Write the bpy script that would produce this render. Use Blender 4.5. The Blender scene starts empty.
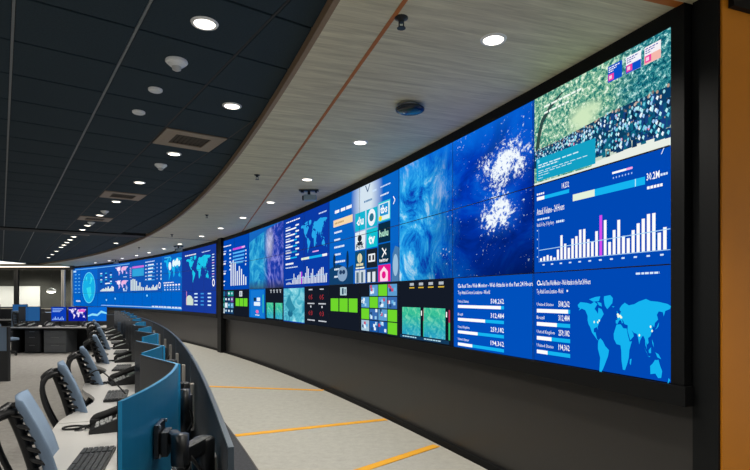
import bpy, bmesh, math, random
from mathutils import Matrix, Vector
random.seed(7)
S = bpy.context.scene
COL = S.collection
PI = math.pi
rad = math.radians

# ------------------------------------------------------------------ camera, world, exposure
EYE = 1.56
cd = bpy.data.cameras.new('camera')
cam = bpy.data.objects.new('camera', cd)
COL.objects.link(cam)
cam.location = (0, 0, EYE)
cam.rotation_euler = (PI / 2, 0, 0)
cd.sensor_width = 36.0
cd.lens = 530 / 750 * 36.0
cd.shift_y = 61.8 / 750
cd.clip_start = 0.05
S.camera = cam
w = bpy.data.worlds.new('room_ambient')
S.world = w
w.use_nodes = True
w.node_tree.nodes['Background'].inputs[0].default_value = (0.95, 0.97, 1.0, 1)
w.node_tree.nodes['Background'].inputs[1].default_value = 0.62
S.view_settings.view_transform = 'Standard'
S.view_settings.look = 'None'
S.view_settings.gamma = 1.0
S.view_settings.exposure = 0.0
SPOT_W = 95.0          # one recessed downlight
# ------------------------------------------------------------------ plan: everything is concentric about one centre
R0, T0 = 65.07242, 0.363302
CX, CY = 1.78186 - R0 * math.cos(T0), 2.82295 - R0 * math.sin(T0)
def pol(r, deg, z=0.0):
    return Vector((CX + r * math.cos(rad(deg)), CY + r * math.sin(rad(deg)), z))
# ceiling grid axes
GA = rad(35.2)
GU, GV = Vector((-math.sin(GA), math.cos(GA), 0)), Vector((math.cos(GA), math.sin(GA), 0))
def grid(u, v, z): return GU * u + GV * v + Vector((0, 0, z))
CEIL = 3.26
SOFF = 3.20

# ------------------------------------------------------------------ materials
def lin(h):
    c = [int(h[i:i + 2], 16) / 255 for i in (0, 2, 4)]
    return tuple(x / 12.92 if x <= .04045 else ((x + .055) / 1.055) ** 2.4 for x in c) + (1,)
MATS = {}
def mat(name, col, rough=.5, metal=0.0, noise=0.0, scale=40.0, bump=0.0, spec=0.5):
    if name in MATS: return MATS[name]
    m = bpy.data.materials.new(name); m.use_nodes = True
    nt = m.node_tree; b = nt.nodes['Principled BSDF']
    c = lin(col) if isinstance(col, str) else tuple(col) + (1,)
    b.inputs['Base Color'].default_value = c
    b.inputs['Roughness'].default_value = rough
    b.inputs['Metallic'].default_value = metal
    b.inputs['Specular IOR Level'].default_value = spec
    tc = nt.nodes.new('ShaderNodeTexCoord')
    n = nt.nodes.new('ShaderNodeTexNoise'); n.inputs['Scale'].default_value = scale
    n.inputs['Detail'].default_value = 4
    nt.links.new(tc.outputs['Object'], n.inputs['Vector'])
    mx = nt.nodes.new('ShaderNodeMix'); mx.data_type = 'RGBA'
    k = max(noise, .03)
    mx.inputs[6].default_value = tuple(x * (1 - k) for x in c[:3]) + (1,)
    mx.inputs[7].default_value = tuple(min(1, x * (1 + k)) for x in c[:3]) + (1,)
    nt.links.new(n.outputs['Fac'], mx.inputs[0])
    nt.links.new(mx.outputs[2], b.inputs['Base Color'])
    if bump:
        bp = nt.nodes.new('ShaderNodeBump'); bp.inputs['Strength'].default_value = bump
        bp.inputs['Distance'].default_value = .01
        nt.links.new(n.outputs['Fac'], bp.inputs['Height'])
        nt.links.new(bp.outputs[0], b.inputs['Normal'])
    MATS[name] = m
    return m
def glow(col, strength=1.0):
    key = 'glow_%s_%.2f' % (col, strength)
    if key in MATS: return MATS[key]
    m = bpy.data.materials.new(key); m.use_nodes = True
    nt = m.node_tree
    nt.nodes.remove(nt.nodes['Principled BSDF'])
    e = nt.nodes.new('ShaderNodeEmission')
    e.inputs[0].default_value = lin(col); e.inputs[1].default_value = strength
    nt.links.new(e.outputs[0], nt.nodes['Material Output'].inputs[0])
    MATS[key] = m
    return m

BLACK = mat('black_plastic', '17181a', .45)
BLACKM = mat('black_metal', '1c1e21', .35, .3)
RUBBER = mat('dark_rubber', '121314', .7)
GREYM = mat('grey_metal', '85888a', .4, .7)
WHITEP = mat('white_plastic', 'f2f2ee', .4)
FRAMEM = mat('screen_casing', '050607', .6, spec=.2)

# ------------------------------------------------------------------ mesh building
class MB:
    def __init__(s): s.v, s.f, s.m, s.sm = [], [], [], []
    def add(s, vs, fs, mi=0, M=None, smooth=False):
        o = len(s.v)
        s.v += [tuple(M @ Vector(v)) if M else tuple(v) for v in vs]
        for f in fs:
            s.f.append([o + i for i in f]); s.m.append(mi); s.sm.append(smooth)
    def box(s, c, d, mi=0, M=None, bev=0.0):
        x, y, z = d[0] / 2, d[1] / 2, d[2] / 2
        T = Matrix.Translation(c)
        if M: T = M @ T
        if bev:
            bm = bmesh.new(); bmesh.ops.create_cube(bm, size=1)
            for q in bm.verts: q.co = Vector((q.co.x * d[0], q.co.y * d[1], q.co.z * d[2]))
            bmesh.ops.bevel(bm, geom=bm.edges[:], offset=bev, segments=2, affect='EDGES', profile=.6)
            bm.verts.index_update()
            s.add([q.co[:] for q in bm.verts], [[q.index for q in f.verts] for f in bm.faces], mi, T)
            bm.free(); return
        s.add([(-x, -y, -z), (x, -y, -z), (x, y, -z), (-x, y, -z), (-x, -y, z), (x, -y, z), (x, y, z), (-x, y, z)],
              [(0, 3, 2, 1), (4, 5, 6, 7), (0, 1, 5, 4), (1, 2, 6, 5), (2, 3, 7, 6), (3, 0, 4, 7)], mi, T)
    def lathe(s, prof, n=20, mi=0, M=None):
        vs, fs = [], []
        for r, z in prof:
            for i in range(n):
                a = 2 * PI * i / n; vs.append((r * math.cos(a), r * math.sin(a), z))
        for k in range(len(prof) - 1):
            for i in range(n):
                j = (i + 1) % n
                fs.append((k * n + i, k * n + j, (k + 1) * n + j, (k + 1) * n + i))
        s.add(vs, fs, mi, M, True)
        L = len(prof)
        for k, rev in ((0, True), (L - 1, False)):
            if prof[k][0] > 1e-5:
                ring = [vs[k * n + i] for i in range(n)]
                s.add(ring, [list(range(n))[::-1] if rev else list(range(n))], mi, M)
    def cyl(s, a, b, r, n=14, mi=0, r2=None):
        a, b = Vector(a), Vector(b); d = b - a
        M = Matrix.Translation(a) @ d.to_track_quat('Z', 'Y').to_matrix().to_4x4()
        s.lathe([(r, 0), (r if r2 is None else r2, d.length)], n, mi, M)
    def tube(s, pts, r, n=8, mi=0, sub=4, flat=1.0, M=None):
        P = [Vector(p) for p in pts]
        if sub > 1 and len(P) > 2:
            Q = []
            for i in range(len(P) - 1):
                p0, p1, p2, p3 = P[max(i - 1, 0)], P[i], P[i + 1], P[min(i + 2, len(P) - 1)]
                for k in range(sub):
                    t = k / sub
                    Q.append(.5 * (2 * p1 + (p2 - p0) * t + (2 * p0 - 5 * p1 + 4 * p2 - p3) * t * t + (3 * p1 - p0 - 3 * p2 + p3) * t ** 3))
            P = Q + [P[-1]]
        vs, fs = [], []
        up = None
        for i, p in enumerate(P):
            d = (P[min(i + 1, len(P) - 1)] - P[max(i - 1, 0)]).normalized()
            if up is None:
                up = Vector((0, 1, 0)) if abs(d.y) < .9 else Vector((1, 0, 0))
            up = (up - d * up.dot(d)).normalized()
            sd = d.cross(up)
            for k in range(n):
                a = 2 * PI * k / n
                vs.append(p + up * math.cos(a) * r + sd * math.sin(a) * r * flat)
        for i in range(len(P) - 1):
            for k in range(n):
                j = (k + 1) % n
                fs.append((i * n + k, i * n + j, (i + 1) * n + j, (i + 1) * n + k))
        fs.append(list(range(n))[::-1]); fs.append([(len(P) - 1) * n + k for k in range(n)])
        s.add(vs, fs, mi, M, True)
    def prism(s, poly, z0, z1, mi=0, M=None):
        n = len(poly)
        vs = [(p[0], p[1], z0) for p in poly] + [(p[0], p[1], z1) for p in poly]
        fs = [list(range(n))[::-1], [n + i for i in range(n)]] + [(i, (i + 1) % n, n + (i + 1) % n, n + i) for i in range(n)]
        s.add(vs, fs, mi, M)
    def arc(s, r0, r1, a0, a1, z0, z1, mi=0, n=None, org=Vector((0, 0, 0))):
        """curved bar about the room's centre"""
        n = n or max(1, int(abs(a1 - a0) / .45))
        vs, fs = [], []
        for i in range(n + 1):
            a = a0 + (a1 - a0) * i / n
            for r, z in ((r0, z0), (r1, z0), (r1, z1), (r0, z1)):
                vs.append(pol(r, a, z) - org)
        for i in range(n):
            for k in range(4):
                j = (k + 1) % 4
                fs.append((i * 4 + k, i * 4 + j, (i + 1) * 4 + j, (i + 1) * 4 + k))
        fs.append((3, 2, 1, 0)); fs.append((n * 4, n * 4 + 1, n * 4 + 2, n * 4 + 3))
        s.add(vs, fs, mi)
    def mesh(s, name, mats):
        me = bpy.data.meshes.new(name)
        me.from_pydata(s.v, [], s.f)
        for m in (mats if isinstance(mats, (list, tuple)) else [mats]): me.materials.append(m)
        me.polygons.foreach_set('material_index', s.m)
        me.polygons.foreach_set('use_smooth', s.sm)
        me.update()
        bm = bmesh.new(); bm.from_mesh(me); bmesh.ops.recalc_face_normals(bm, faces=bm.faces); bm.to_mesh(me); bm.free()
        return me
    def build(s, name, mats, parent=None, kind=None):
        o = bpy.data.objects.new(name, s.mesh(name, mats)); COL.objects.link(o)
        if parent: o.parent = parent
        if kind: o['kind'] = kind
        return o
def tag(o, label, cat, group=None):
    o['label'] = label; o['category'] = cat
    if group: o['group'] = group
    return o
def thing(name, label, cat, loc=(0, 0, 0), rz=0.0, group=None):
    o = bpy.data.objects.new(name, None); COL.objects.link(o)
    o.empty_display_size = .1
    o.location = loc; o.rotation_euler = (0, 0, rz)
    return tag(o, label, cat, group)
def copy_tree(o, parent=None):
    c = o.copy(); COL.objects.link(c)
    if parent: c.parent = parent
    for ch in list(o.children): copy_tree(ch, c)
    return c
def dup(o, loc, rz, label):
    c = copy_tree(o); c.location = loc; c.rotation_euler = (0, 0, rz); c['label'] = label
    return c
def struct(name, mb, mats, parent=None):
    return mb.build(name, mats, parent, 'structure')
ORD = ['nearest', 'second nearest', 'third nearest', 'fourth nearest', 'fifth nearest', 'sixth nearest', 'seventh nearest',
       'eighth nearest', 'ninth nearest', 'tenth nearest', 'eleventh nearest', 'twelfth nearest', 'thirteenth nearest',
       'fourteenth nearest', 'fifteenth nearest', 'sixteenth nearest']

# ------------------------------------------------------------------ structure
carpet = mat('grey_carpet', 'a3a09b', .95, 0, .55, 60, .4, .1)
walk = mat('pale_carpet', 'aaa89f', .95, 0, .30, 45, .4, .1)
for m_ in (carpet, walk):                      # a second, larger mottling
    nt = m_.node_tree
    n1 = [n for n in nt.nodes if n.type == 'TEX_NOISE'][0]; n1.inputs['Roughness'].default_value = .8; n1.inputs['Detail'].default_value = 8
    n1.inputs['Scale'].default_value = 11
b = MB(); b.box((-12, 14, -.05), (34, 40, .1)); struct('floor', b, carpet)
b = MB(); b.arc(63.18, 65.07, 12, 36.5, 0, .006, n=60); struct('floor_walkway', b, walk)
b = MB(); b.arc(62.57, 63.165, 12, 36.5, 0, .005, n=60); struct('floor_dark_strip', b, mat('dark_strip', '46474a', .95, 0, .3, 40, .3, .1))  # darker floor strip between the partitions and the walkway
# yellow inlays across the walkway
yel = mat('yellow_inlay', 'e3a21c', .8, 0, .06, 60)
def strip(n, p, q, wd):
    d = Vector((q[0] - p[0], q[1] - p[1], 0)); L = d.length; a = math.atan2(d.y, d.x)
    b = MB(); b.box((L / 2, 0, .008), (L, wd, .006), 0, Matrix.Translation((p[0], p[1], 0)) @ Matrix.Rotation(a, 4, 'Z'))
    struct('trim_%d' % n, b, yel)
strip(1, (-1.56, 5.93), (.14, 6.71), .10)
strip(2, (-2.95, 9.19), (-.86, 8.80), .10)
strip(3, (-.62, 4.24), (.64, 5.53), .10)

wallm = mat('dark_wall_panel', '292725', .38, 0, .07, 6)
# wall that carries the screens, and the black upright between the two banks
b = MB(); b.arc(65.13, 65.40, 20.80, 47.9, 0, SOFF + .06, n=90); struct('wall_right', b, wallm)
b = MB(); b.arc(64.99, 65.13, 32.56, 32.86, 0, SOFF, n=2); struct('trim_4', b, FRAMEM)
b = MB(); b.arc(65.085, 65.13, 20.80, 47.9, 0, .06, n=90); struct('baseboard_right', b, FRAMEM)
b = MB(); b.arc(65.112, 65.13, 20.80, 20.93, 0, SOFF, n=2); struct('trim_6', b, mat('black_return', '0b0d0e', .6, spec=.2))
# black return and orange end wall at the near end
C0 = pol(65.13, 20.80)
rx, ry = math.cos(rad(20.8)), math.sin(rad(20.8))
Mret = Matrix(((rx, -ry, 0, C0.x), (ry, rx, 0, C0.y), (0, 0, 1, 0), (0, 0, 0, 1)))
orange = mat('orange_paint', 'd08000', .6, 0, .05, 8)
b = MB(); b.box((1.3, .084, SOFF / 2), (2.6, .19, SOFF), 0, Mret); struct('wall_end', b, orange)
b = MB(); b.box((1.34, -.03, SOFF - .05), (2.6, .03, .10), 0, Mret); struct('trim_5', b, FRAMEM)

# wood soffit that follows the video wall
def wood_mat():
    m = bpy.data.materials.new('grey_oak_veneer'); m.use_nodes = True
    nt = m.node_tree; N, L = nt.nodes, nt.links; bs = N['Principled BSDF']
    tc = N.new('ShaderNodeTexCoord'); mp = N.new('ShaderNodeMapping')
    mp.inputs['Rotation'].default_value = (0, 0, rad(-18.6))
    L.new(tc.outputs['Object'], mp.inputs['Vector'])
    m2 = N.new('ShaderNodeMapping'); m2.inputs['Scale'].default_value = (.9, 11, 1); L.new(mp.outputs[0], m2.inputs[0])
    n = N.new('ShaderNodeTexNoise'); n.inputs['Scale'].default_value = 1.6; n.inputs['Detail'].default_value = 6
    n.inputs['Roughness'].default_value = .62; n.inputs['Distortion'].default_value = .9
    L.new(m2.outputs[0], n.inputs['Vector'])
    m3 = N.new('ShaderNodeMapping'); m3.inputs['Scale'].default_value = (3, 60, 1); L.new(mp.outputs[0], m3.inputs[0])
    f = N.new('ShaderNodeTexNoise'); f.inputs['Scale'].default_value = 2; f.inputs['Detail'].default_value = 3
    L.new(m3.outputs[0], f.inputs['Vector'])
    ad = N.new('ShaderNodeMath'); ad.operation = 'MULTIPLY_ADD'; ad.inputs[1].default_value = .35
    L.new(f.outputs['Fac'], ad.inputs[0]); L.new(n.outputs['Fac'], ad.inputs[2])
    r = N.new('ShaderNodeValToRGB')
    r.color_ramp.elements[0].position = .42; r.color_ramp.elements[0].color = lin('b7ae90')
    r.color_ramp.elements[1].position = .88; r.color_ramp.elements[1].color = lin('e6dfc0')
    L.new(ad.outputs[0], r.inputs[0]); L.new(r.outputs[0], bs.inputs['Base Color'])
    bs.inputs['Roughness'].default_value = .55; bs.inputs['Specular IOR Level'].default_value = .3
    return m
WOOD = wood_mat()
b = MB(); b.arc(63.27, 66.2, 8, 48.5, SOFF, SOFF + .03, n=110)
soffit = struct('ceiling_soffit', b, WOOD)
b = MB(); b.arc(63.235, 63.27, 8, 48.5, SOFF - .002, CEIL + .03, n=140); struct('trim_14', b, mat('brown_edge', '8a7053', .5, 0, .1, 20))
# copper inlay lines and the dark expansion joint in the soffit
def ceil_line(n, p, q, wd, m, z=SOFF, dz=.004):
    d = Vector((q[0] - p[0], q[1] - p[1], 0)); a = math.atan2(d.y, d.x)
    b = MB(); b.box((d.length / 2, 0, z - dz / 2 + .001), (d.length, wd, dz), 0, Matrix.Translation((p[0], p[1], 0)) @ Matrix.Rotation(a, 4, 'Z'))
    struct('trim_%d' % (n - 1), b, m)
copper = mat('copper_inlay', 'b8681c', .6)
hd = Vector((-.3196, .9475, 0))
p0 = Vector((.15, 2.98, 0))
ceil_line(8, p0 - hd * 3, p0 + hd * 11.6, .026, copper)
ceil_line(9, (1.30, 2.84), (1.735, 2.985), .05, copper)
ceil_line(10, pol(63.28, 33.35), pol(65.1, 33.35), .05, FRAMEM)
# dark tile ceiling: black backing, tee bars and one panel per tile
b = MB(); b.box((-14, 11, CEIL + .06), (44, 44, .04))
ceiling = struct('ceiling', b, mat('ceiling_void', '040506', .9))
tilem = mat('dark_ceiling_tile', '2c3a42', .85, 0, .22, 70, .25, .2)
TS = .644
tiles = []
for i in range(-40, 8):
    for j in range(-9, 46):
        u, v = 4.262 + .643 * (j + .5), .06 + .645 * (i + .5)
        p = grid(u, v, 0)
        r = math.hypot(p.x - CX, p.y - CY)
        if r > 63.70 or p.x < -27 or p.y < 1.0 or p.y > 27.2: continue
        if p.x / p.y < -.80 - .9 / p.y or p.x > 2: continue
        if abs(math.degrees(math.atan2(p.y - CY, p.x - CX)) - 33.75) < .32: continue
        tiles.append((p.length, u, v, i, j))
tiles.sort()
holes = {}
tb = MB(); tb.box((0, 0, .012), (.624, .622, .024), bev=.004)
tme = tb.mesh('ceiling_tile', tilem)
VENTS = [(5.870, 1.672), (9.73, 1.672), (12.95, 1.672), (16.16, 1.672)]
def is_vent(u, v): return any(abs(u - a) < .3 and abs(v - c) < .3 for a, c in VENTS)
far_mb = MB()
cnt = 0
for d, u, v, i, j in tiles:
    if is_vent(u, v): continue
    if cnt < 300:
        o = bpy.data.objects.new('ceiling_tile', tme); COL.objects.link(o); o.parent = ceiling
        o.location = grid(u, v, CEIL); o.rotation_euler = (0, 0, GA); cnt += 1
    else:
        far_mb.box((0, 0, .012), (.622, .624, .024), 0, Matrix.Translation(grid(u, v, CEIL)) @ Matrix.Rotation(GA, 4, 'Z'))
far_mb.build('ceiling_tile_field', tilem, ceiling, 'stuff')
teem = mat('tee_bar', '767b7e', .5, .2)
teed = mat('tee_bar_dark', '0a0c0e', .6)
for i in range(-26, 4):
    b = MB(); b.box((0, 0, 0), (.016, 34, .012), 0, Matrix.Translation(grid(15, .06 + .645 * i, CEIL + .008)) @ Matrix.Rotation(GA, 4, 'Z'))
    o = b.build('ceiling_tee', teed if i >= 2 else teem, ceiling)
b = MB(); b.arc(40, 63.23, 33.48, 34.02, CEIL - .03, CEIL + .04, n=2); struct('trim_11', b, mat('bulkhead', '07090b', .7))

# ------------------------------------------------------------------ lamps
def spot(p, watts, size=150, blend=.6, colr=(1, .95, .87), r=.05):
    l = bpy.data.lights.new('downlight_lamp', 'SPOT'); l.energy = watts; l.spot_size = rad(size); l.spot_blend = blend
    l.color = colr; l.shadow_soft_size = r
    o = bpy.data.objects.new('downlight_lamp', l); COL.objects.link(o); o.location = p
    return o
LENS = glow('fff4e2', 6.0)
def make_downlight():
    t = thing('downlight', '', 'downlight')
    b = MB(); b.lathe([(.062, -.004), (.066, -.010), (.080, -.008), (.084, 0)], 28); b.build('trim_ring', WHITEP, t)
    b = MB(); b.lathe([(.0, -.0135), (.04, -.0125), (.060, -.009), (.064, -.004)], 28); b.build('lens', LENS, t)
    return t
dl0 = make_downlight()
used = []
def downlight(p, label, group):
    if not used: o = dl0; o.location = p; o['label'] = label; used.append(1)
    else: o = dup(dl0, p, 0, label)
    o['group'] = group
    spot((p[0], p[1], p[2] - .03), SPOT_W)
sang = [21.60, 23.76, 25.49, 27.25, 29.02, 30.75, 32.48, 34.72, 36.47, 38.23, 39.75, 41.58, 43.26, 45.04]
for i, a in enumerate(sang):
    downlight(pol(64.33 + .012 * (a - 23), a, SOFF), 'small round downlight in the pale wood soffit, %s of the row above the screens' % ORD[i], 'downlights in the wood soffit')
for a in (19.86, 18.1):
    spot(pol(64.3, a, SOFF - .03), SPOT_W, 100, .8)
us = [4.583 + 1.929 * k for k in range(0, 6)] + [15.19, 16.16 + .96, 18.09, 19.05, 20.02, 21.0, 22.9, 24.8, 26.8]
us = sorted(us)
for i, u in enumerate(us):
    downlight(grid(u, 1.677, CEIL - .001), 'bright round downlight in the dark tile ceiling, %s of the row beside the vents' % ORD[i], 'downlights in the dark ceiling')
downlight(grid(3.298, 1.032, CEIL - .001), 'largest bright round downlight alone in the dark tiles near the smoke detector', 'downlights in the dark ceiling')
downlight(grid(18.4, 2.967, CEIL - .001), 'faint round downlight alone in far dark tiles beside the soffit edge', 'downlights in the dark ceiling')
for u, v in ((2.65, 1.03), (.72, 1.03), (.7, -1.5), (3.3, -2.9), (6.5, -3.2), (10.3, -3.2), (14.2, -3.2), (18, -3.2), (12, -7), (16, -8), (20, -8)):
    spot(grid(u, v, CEIL - .03), SPOT_W)     # unseen lamps added outside the frame to lighten the desks

# ------------------------------------------------------------------ video wall
ZT, PH = 3.1056, .68
BANK = {'R': (.23, (13.56 - .23) / 11, 11), 'L': (14.04, (32.32 - 14.04) / 15, 15)}
def wp(bank, a, v, off):
    s0, pw, n = BANK[bank]
    t = T0 + (s0 + (n - a) * pw) / R0
    r = R0 - off
    return Vector((CX + r * math.cos(t), CY + r * math.sin(t), ZT - v * PH))
MAP = [
 [(-168,66),(-156,71),(-128,70),(-110,68),(-95,72),(-82,68),(-94,60),(-86,56),(-80,52),(-78,62),(-65,60),(-56,52),(-66,45),(-70,42),(-76,36),(-81,31),(-80,25),(-84,30),(-97,27),(-97,21),(-90,21),(-87,16),(-83,10),(-78,8),(-84,9),(-95,15),(-105,20),(-112,28),(-120,34),(-124,40),(-124,48),(-134,57),(-150,60),(-163,56),(-158,60),(-165,62)],
 [(-55,81),(-30,83),(-20,78),(-22,70),(-42,60),(-52,66),(-56,76)], [(-118,76),(-90,80),(-70,81),(-76,73),(-100,72)], [(-84,72),(-66,70),(-64,64),(-76,66)],
 [(-78,8),(-70,12),(-60,8),(-50,0),(-35,-6),(-39,-16),(-48,-26),(-57,-36),(-64,-42),(-68,-52),(-72,-53),(-74,-42),(-71,-20),(-80,-6),(-80,2)],
 [(-6,36),(10,37),(20,31),(32,31),(36,22),(43,11),(51,12),(42,-2),(40,-14),(34,-24),(26,-34),(18,-34),(13,-20),(12,-5),(9,4),(-6,5),(-16,13),(-17,21)],
 [(-9,38),(-9,43),(-2,44),(-4,48),(3,51),(8,54),(11,57),(6,59),(6,62),(14,67),(25,71),(40,67),(60,69),(75,73),(100,77),(115,74),(140,73),(170,70),(180,67),(178,63),(163,60),(158,52),(155,58),(142,59),(136,54),(140,47),(130,42),(127,35),(122,39),(121,31),(115,22),(107,19),(109,12),(104,9),(101,13),(103,2),(98,8),(97,16),(91,22),(86,20),(80,14),(77,8),(73,18),(68,24),(58,25),(50,29),(56,24),(58,20),(45,13),(35,28),(36,36),(28,37),(23,38),(20,42),(14,45),(18,40),(15,38),(12,42),(8,44),(3,42),(-2,37)],
 [(-5,50),(1,51),(-2,56),(-5,58),(-4,54)], [(-24,65),(-14,65),(-18,63)], [(130,32),(136,34),(141,37),(143,43),(140,41),(135,35)],
 [(114,-22),(122,-18),(130,-12),(136,-12),(141,-11),(146,-19),(153,-27),(150,-37),(140,-38),(131,-32),(115,-34)],
 [(95,5),(106,-6),(101,-2)], [(109,1),(117,6),(117,-3),(110,-3)], [(131,-1),(141,-3),(150,-10),(138,-8)], [(44,-16),(50,-15),(47,-25),(43,-23)],
 [(120,18),(125,12),(126,6),(121,12)], [(173,-35),(178,-38),(168,-46),(171,-41)], [(105,-7),(115,-8),(112,-9)]]
class Gfx:
    """flat graphics on the face of a bank, in panel units (a from the left, v from the top)"""
    def __init__(s, bank): s.bank, s.v, s.f, s.m, s.mats, s.uv = bank, [], [], [], [], []
    def mi(s, m):
        if isinstance(m, str): m = glow(m)
        if m not in s.mats: s.mats.append(m)
        return s.mats.index(m)
    def poly(s, pts, m, l=1, uv=None):
        o = len(s.v); off = .004 + .0015 * l
        s.v += [wp(s.bank, a, v, off) for a, v in pts]
        s.f.append(list(range(o, o + len(pts)))); s.m.append(s.mi(m)); s.uv += uv or [(0, 0)] * len(pts)
    def rect(s, a0, a1, v0, v1, m, l=1):
        n = max(1, int((a1 - a0) / .34 + .999))
        for i in range(n):
            x, y = a0 + (a1 - a0) * i / n, a0 + (a1 - a0) * (i + 1) / n
            s.poly([(x, v1), (y, v1), (y, v0), (x, v0)], m, l, [(i / n, 0), ((i + 1) / n, 0), ((i + 1) / n, 1), (i / n, 1)])
    def disc(s, a, v, ra, rv, m, l=1, n=20):
        s.poly([(a + ra * math.cos(2 * PI * k / n), v + rv * math.sin(2 * PI * k / n)) for k in range(n)], m, l)
    def ring(s, a, v, ra, rv, th, m, l=1, n=20):
        for k in range(n):
            t, u = 2 * PI * k / n, 2 * PI * (k + 1) / n
            s.poly([(a + ra * math.cos(t), v + rv * math.sin(t)), (a + ra * math.cos(u), v + rv * math.sin(u)),
                    (a + ra * th * math.cos(u), v + rv * th * math.sin(u)), (a + ra * th * math.cos(t), v + rv * th * math.sin(t))], m, l)
    def line(s, p, q, wd, m, l=1):
        dx, dy = (q[0] - p[0]) * 1.78, q[1] - p[1]; L = math.hypot(dx, dy) or 1
        nx, ny = -dy / L * wd / 2 / 1.78, dx / L * wd / 2
        s.poly([(p[0] - nx, p[1] - ny), (q[0] - nx, q[1] - ny), (q[0] + nx, q[1] + ny), (p[0] + nx, p[1] + ny)], m, l)
    def map(s, a0, a1, v0, v1, m, l=1, lat=(84, -56)):
        for P in MAP:
            s.poly([(a0 + (x + 170) / 350 * (a1 - a0), v0 + (lat[0] - y) / (lat[0] - lat[1]) * (v1 - v0)) for x, y in P], m, l)
    def dashes(s, a0, a1, v, h, m, l=2, gap=.25, seed=0):
        rnd = random.Random(seed + int(a0 * 1000)); x = a0
        while x < a1:
            ln = rnd.uniform(.02, .06) * (a1 - a0) / .4 + .008
            s.rect(x, min(a1, x + ln), v, v + h, m, l); x += ln * (1 + gap)
    def text(s, t, a, v, h, m='ffffff', width=None, l=3, font_bold=0.0):
        cu = bpy.data.curves.new('t', 'FONT'); cu.body = t; cu.size = 1; cu.resolution_u = 1; cu.offset = font_bold
        ob = bpy.data.objects.new('t', cu); me = bpy.data.meshes.new_from_object(ob)
        if len(me.vertices):
            xs = [q.co.x for q in me.vertices]; x0, x1 = min(xs), max(xs)
            sy = h / .72; sx = sy / 1.78
            if width: sx = width / max(x1 - x0, 1e-4)
            o = len(s.v); off = .004 + .0015 * l
            s.v += [wp(s.bank, a + (q.co.x - x0) * sx, v - q.co.y * sy, off) for q in me.vertices]
            k = s.mi(m)
            for p in me.polygons:
                s.f.append([o + i for i in p.vertices]); s.m.append(k)
            s.uv += [(0, 0)] * len(me.vertices)
        bpy.data.objects.remove(ob); bpy.data.meshes.remove(me); bpy.data.curves.remove(cu)
    def build(s, name, parent, kind='stuff'):
        me = bpy.data.meshes.new(name); me.from_pydata(s.v, [], s.f)
        for m in s.mats: me.materials.append(m)
        me.polygons.foreach_set('material_index', s.m)
        ul = me.uv_layers.new(name='uv')
        for lp in me.loops: ul.data[lp.index].uv = s.uv[lp.vertex_index]
        me.update()
        o = bpy.data.objects.new(name, me); COL.objects.link(o); o.parent = parent
        if kind: o['kind'] = kind
        return o

def img_mat(name, build):
    m = bpy.data.materials.new(name); m.use_nodes = True
    nt = m.node_tree; nt.nodes.remove(nt.nodes['Principled BSDF'])
    e = nt.nodes.new('ShaderNodeEmission'); nt.links.new(e.outputs[0], nt.nodes['Material Output'].inputs[0])
    tc = nt.nodes.new('ShaderNodeTexCoord')
    nt.links.new(build(nt, tc.outputs['UV']), e.inputs[0])
    return m
def nz(nt, vec, scale, detail=5, rough=.6, dist=0, sc=(1, 1, 1), loc=(0, 0, 0), rot=0):
    mp = nt.nodes.new('ShaderNodeMapping'); mp.inputs['Scale'].default_value = sc; mp.inputs['Location'].default_value = loc
    mp.inputs['Rotation'].default_value = (0, 0, rot)
    nt.links.new(vec, mp.inputs[0])
    n = nt.nodes.new('ShaderNodeTexNoise'); n.inputs['Scale'].default_value = scale; n.inputs['Detail'].default_value = detail
    n.inputs['Roughness'].default_value = rough; n.inputs['Distortion'].default_value = dist
    nt.links.new(mp.outputs[0], n.inputs['Vector'])
    return n.outputs['Fac']
def ramp(nt, fac, stops):
    r = nt.nodes.new('ShaderNodeValToRGB'); e = r.color_ramp.elements
    while len(e) < len(stops): e.new(.5)
    for q, (p, c) in zip(e, stops): q.position = p; q.color = lin(c)
    nt.links.new(fac, r.inputs[0]); return r.outputs[0]
def mth(nt, op, a, b_=0.0, c=None):
    n = nt.nodes.new('ShaderNodeMath'); n.operation = op
    for i, q in enumerate((a, b_) + ((c,) if c is not None else ())):
        if isinstance(q, (int, float)): n.inputs[i].default_value = q
        else: nt.links.new(q, n.inputs[i])
    return n.outputs[0]
def mixc(nt, f, a, b_):
    n = nt.nodes.new('ShaderNodeMix'); n.data_type = 'RGBA'; n.clamp_factor = True
    nt.links.new(f, n.inputs[0])
    for i, q in ((6, a), (7, b_)):
        if isinstance(q, str): n.inputs[i].default_value = lin(q)
        else: nt.links.new(q, n.inputs[i])
    return n.outputs[2]
def uvs(nt, vec):
    s = nt.nodes.new('ShaderNodeSeparateXYZ'); nt.links.new(vec, s.inputs[0]); return s.outputs[0], s.outputs[1]
def blob(nt, vec, cx, cy, rx, ry):
    u, v = uvs(nt, vec)
    a = mth(nt, 'DIVIDE', mth(nt, 'SUBTRACT', u, cx), rx); c = mth(nt, 'DIVIDE', mth(nt, 'SUBTRACT', v, cy), ry)
    d = mth(nt, 'SQRT', mth(nt, 'ADD', mth(nt, 'MULTIPLY', a, a), mth(nt, 'MULTIPLY', c, c)))
    return mth(nt, 'MAXIMUM', mth(nt, 'SUBTRACT', 1.0, d), 0.0)
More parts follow.
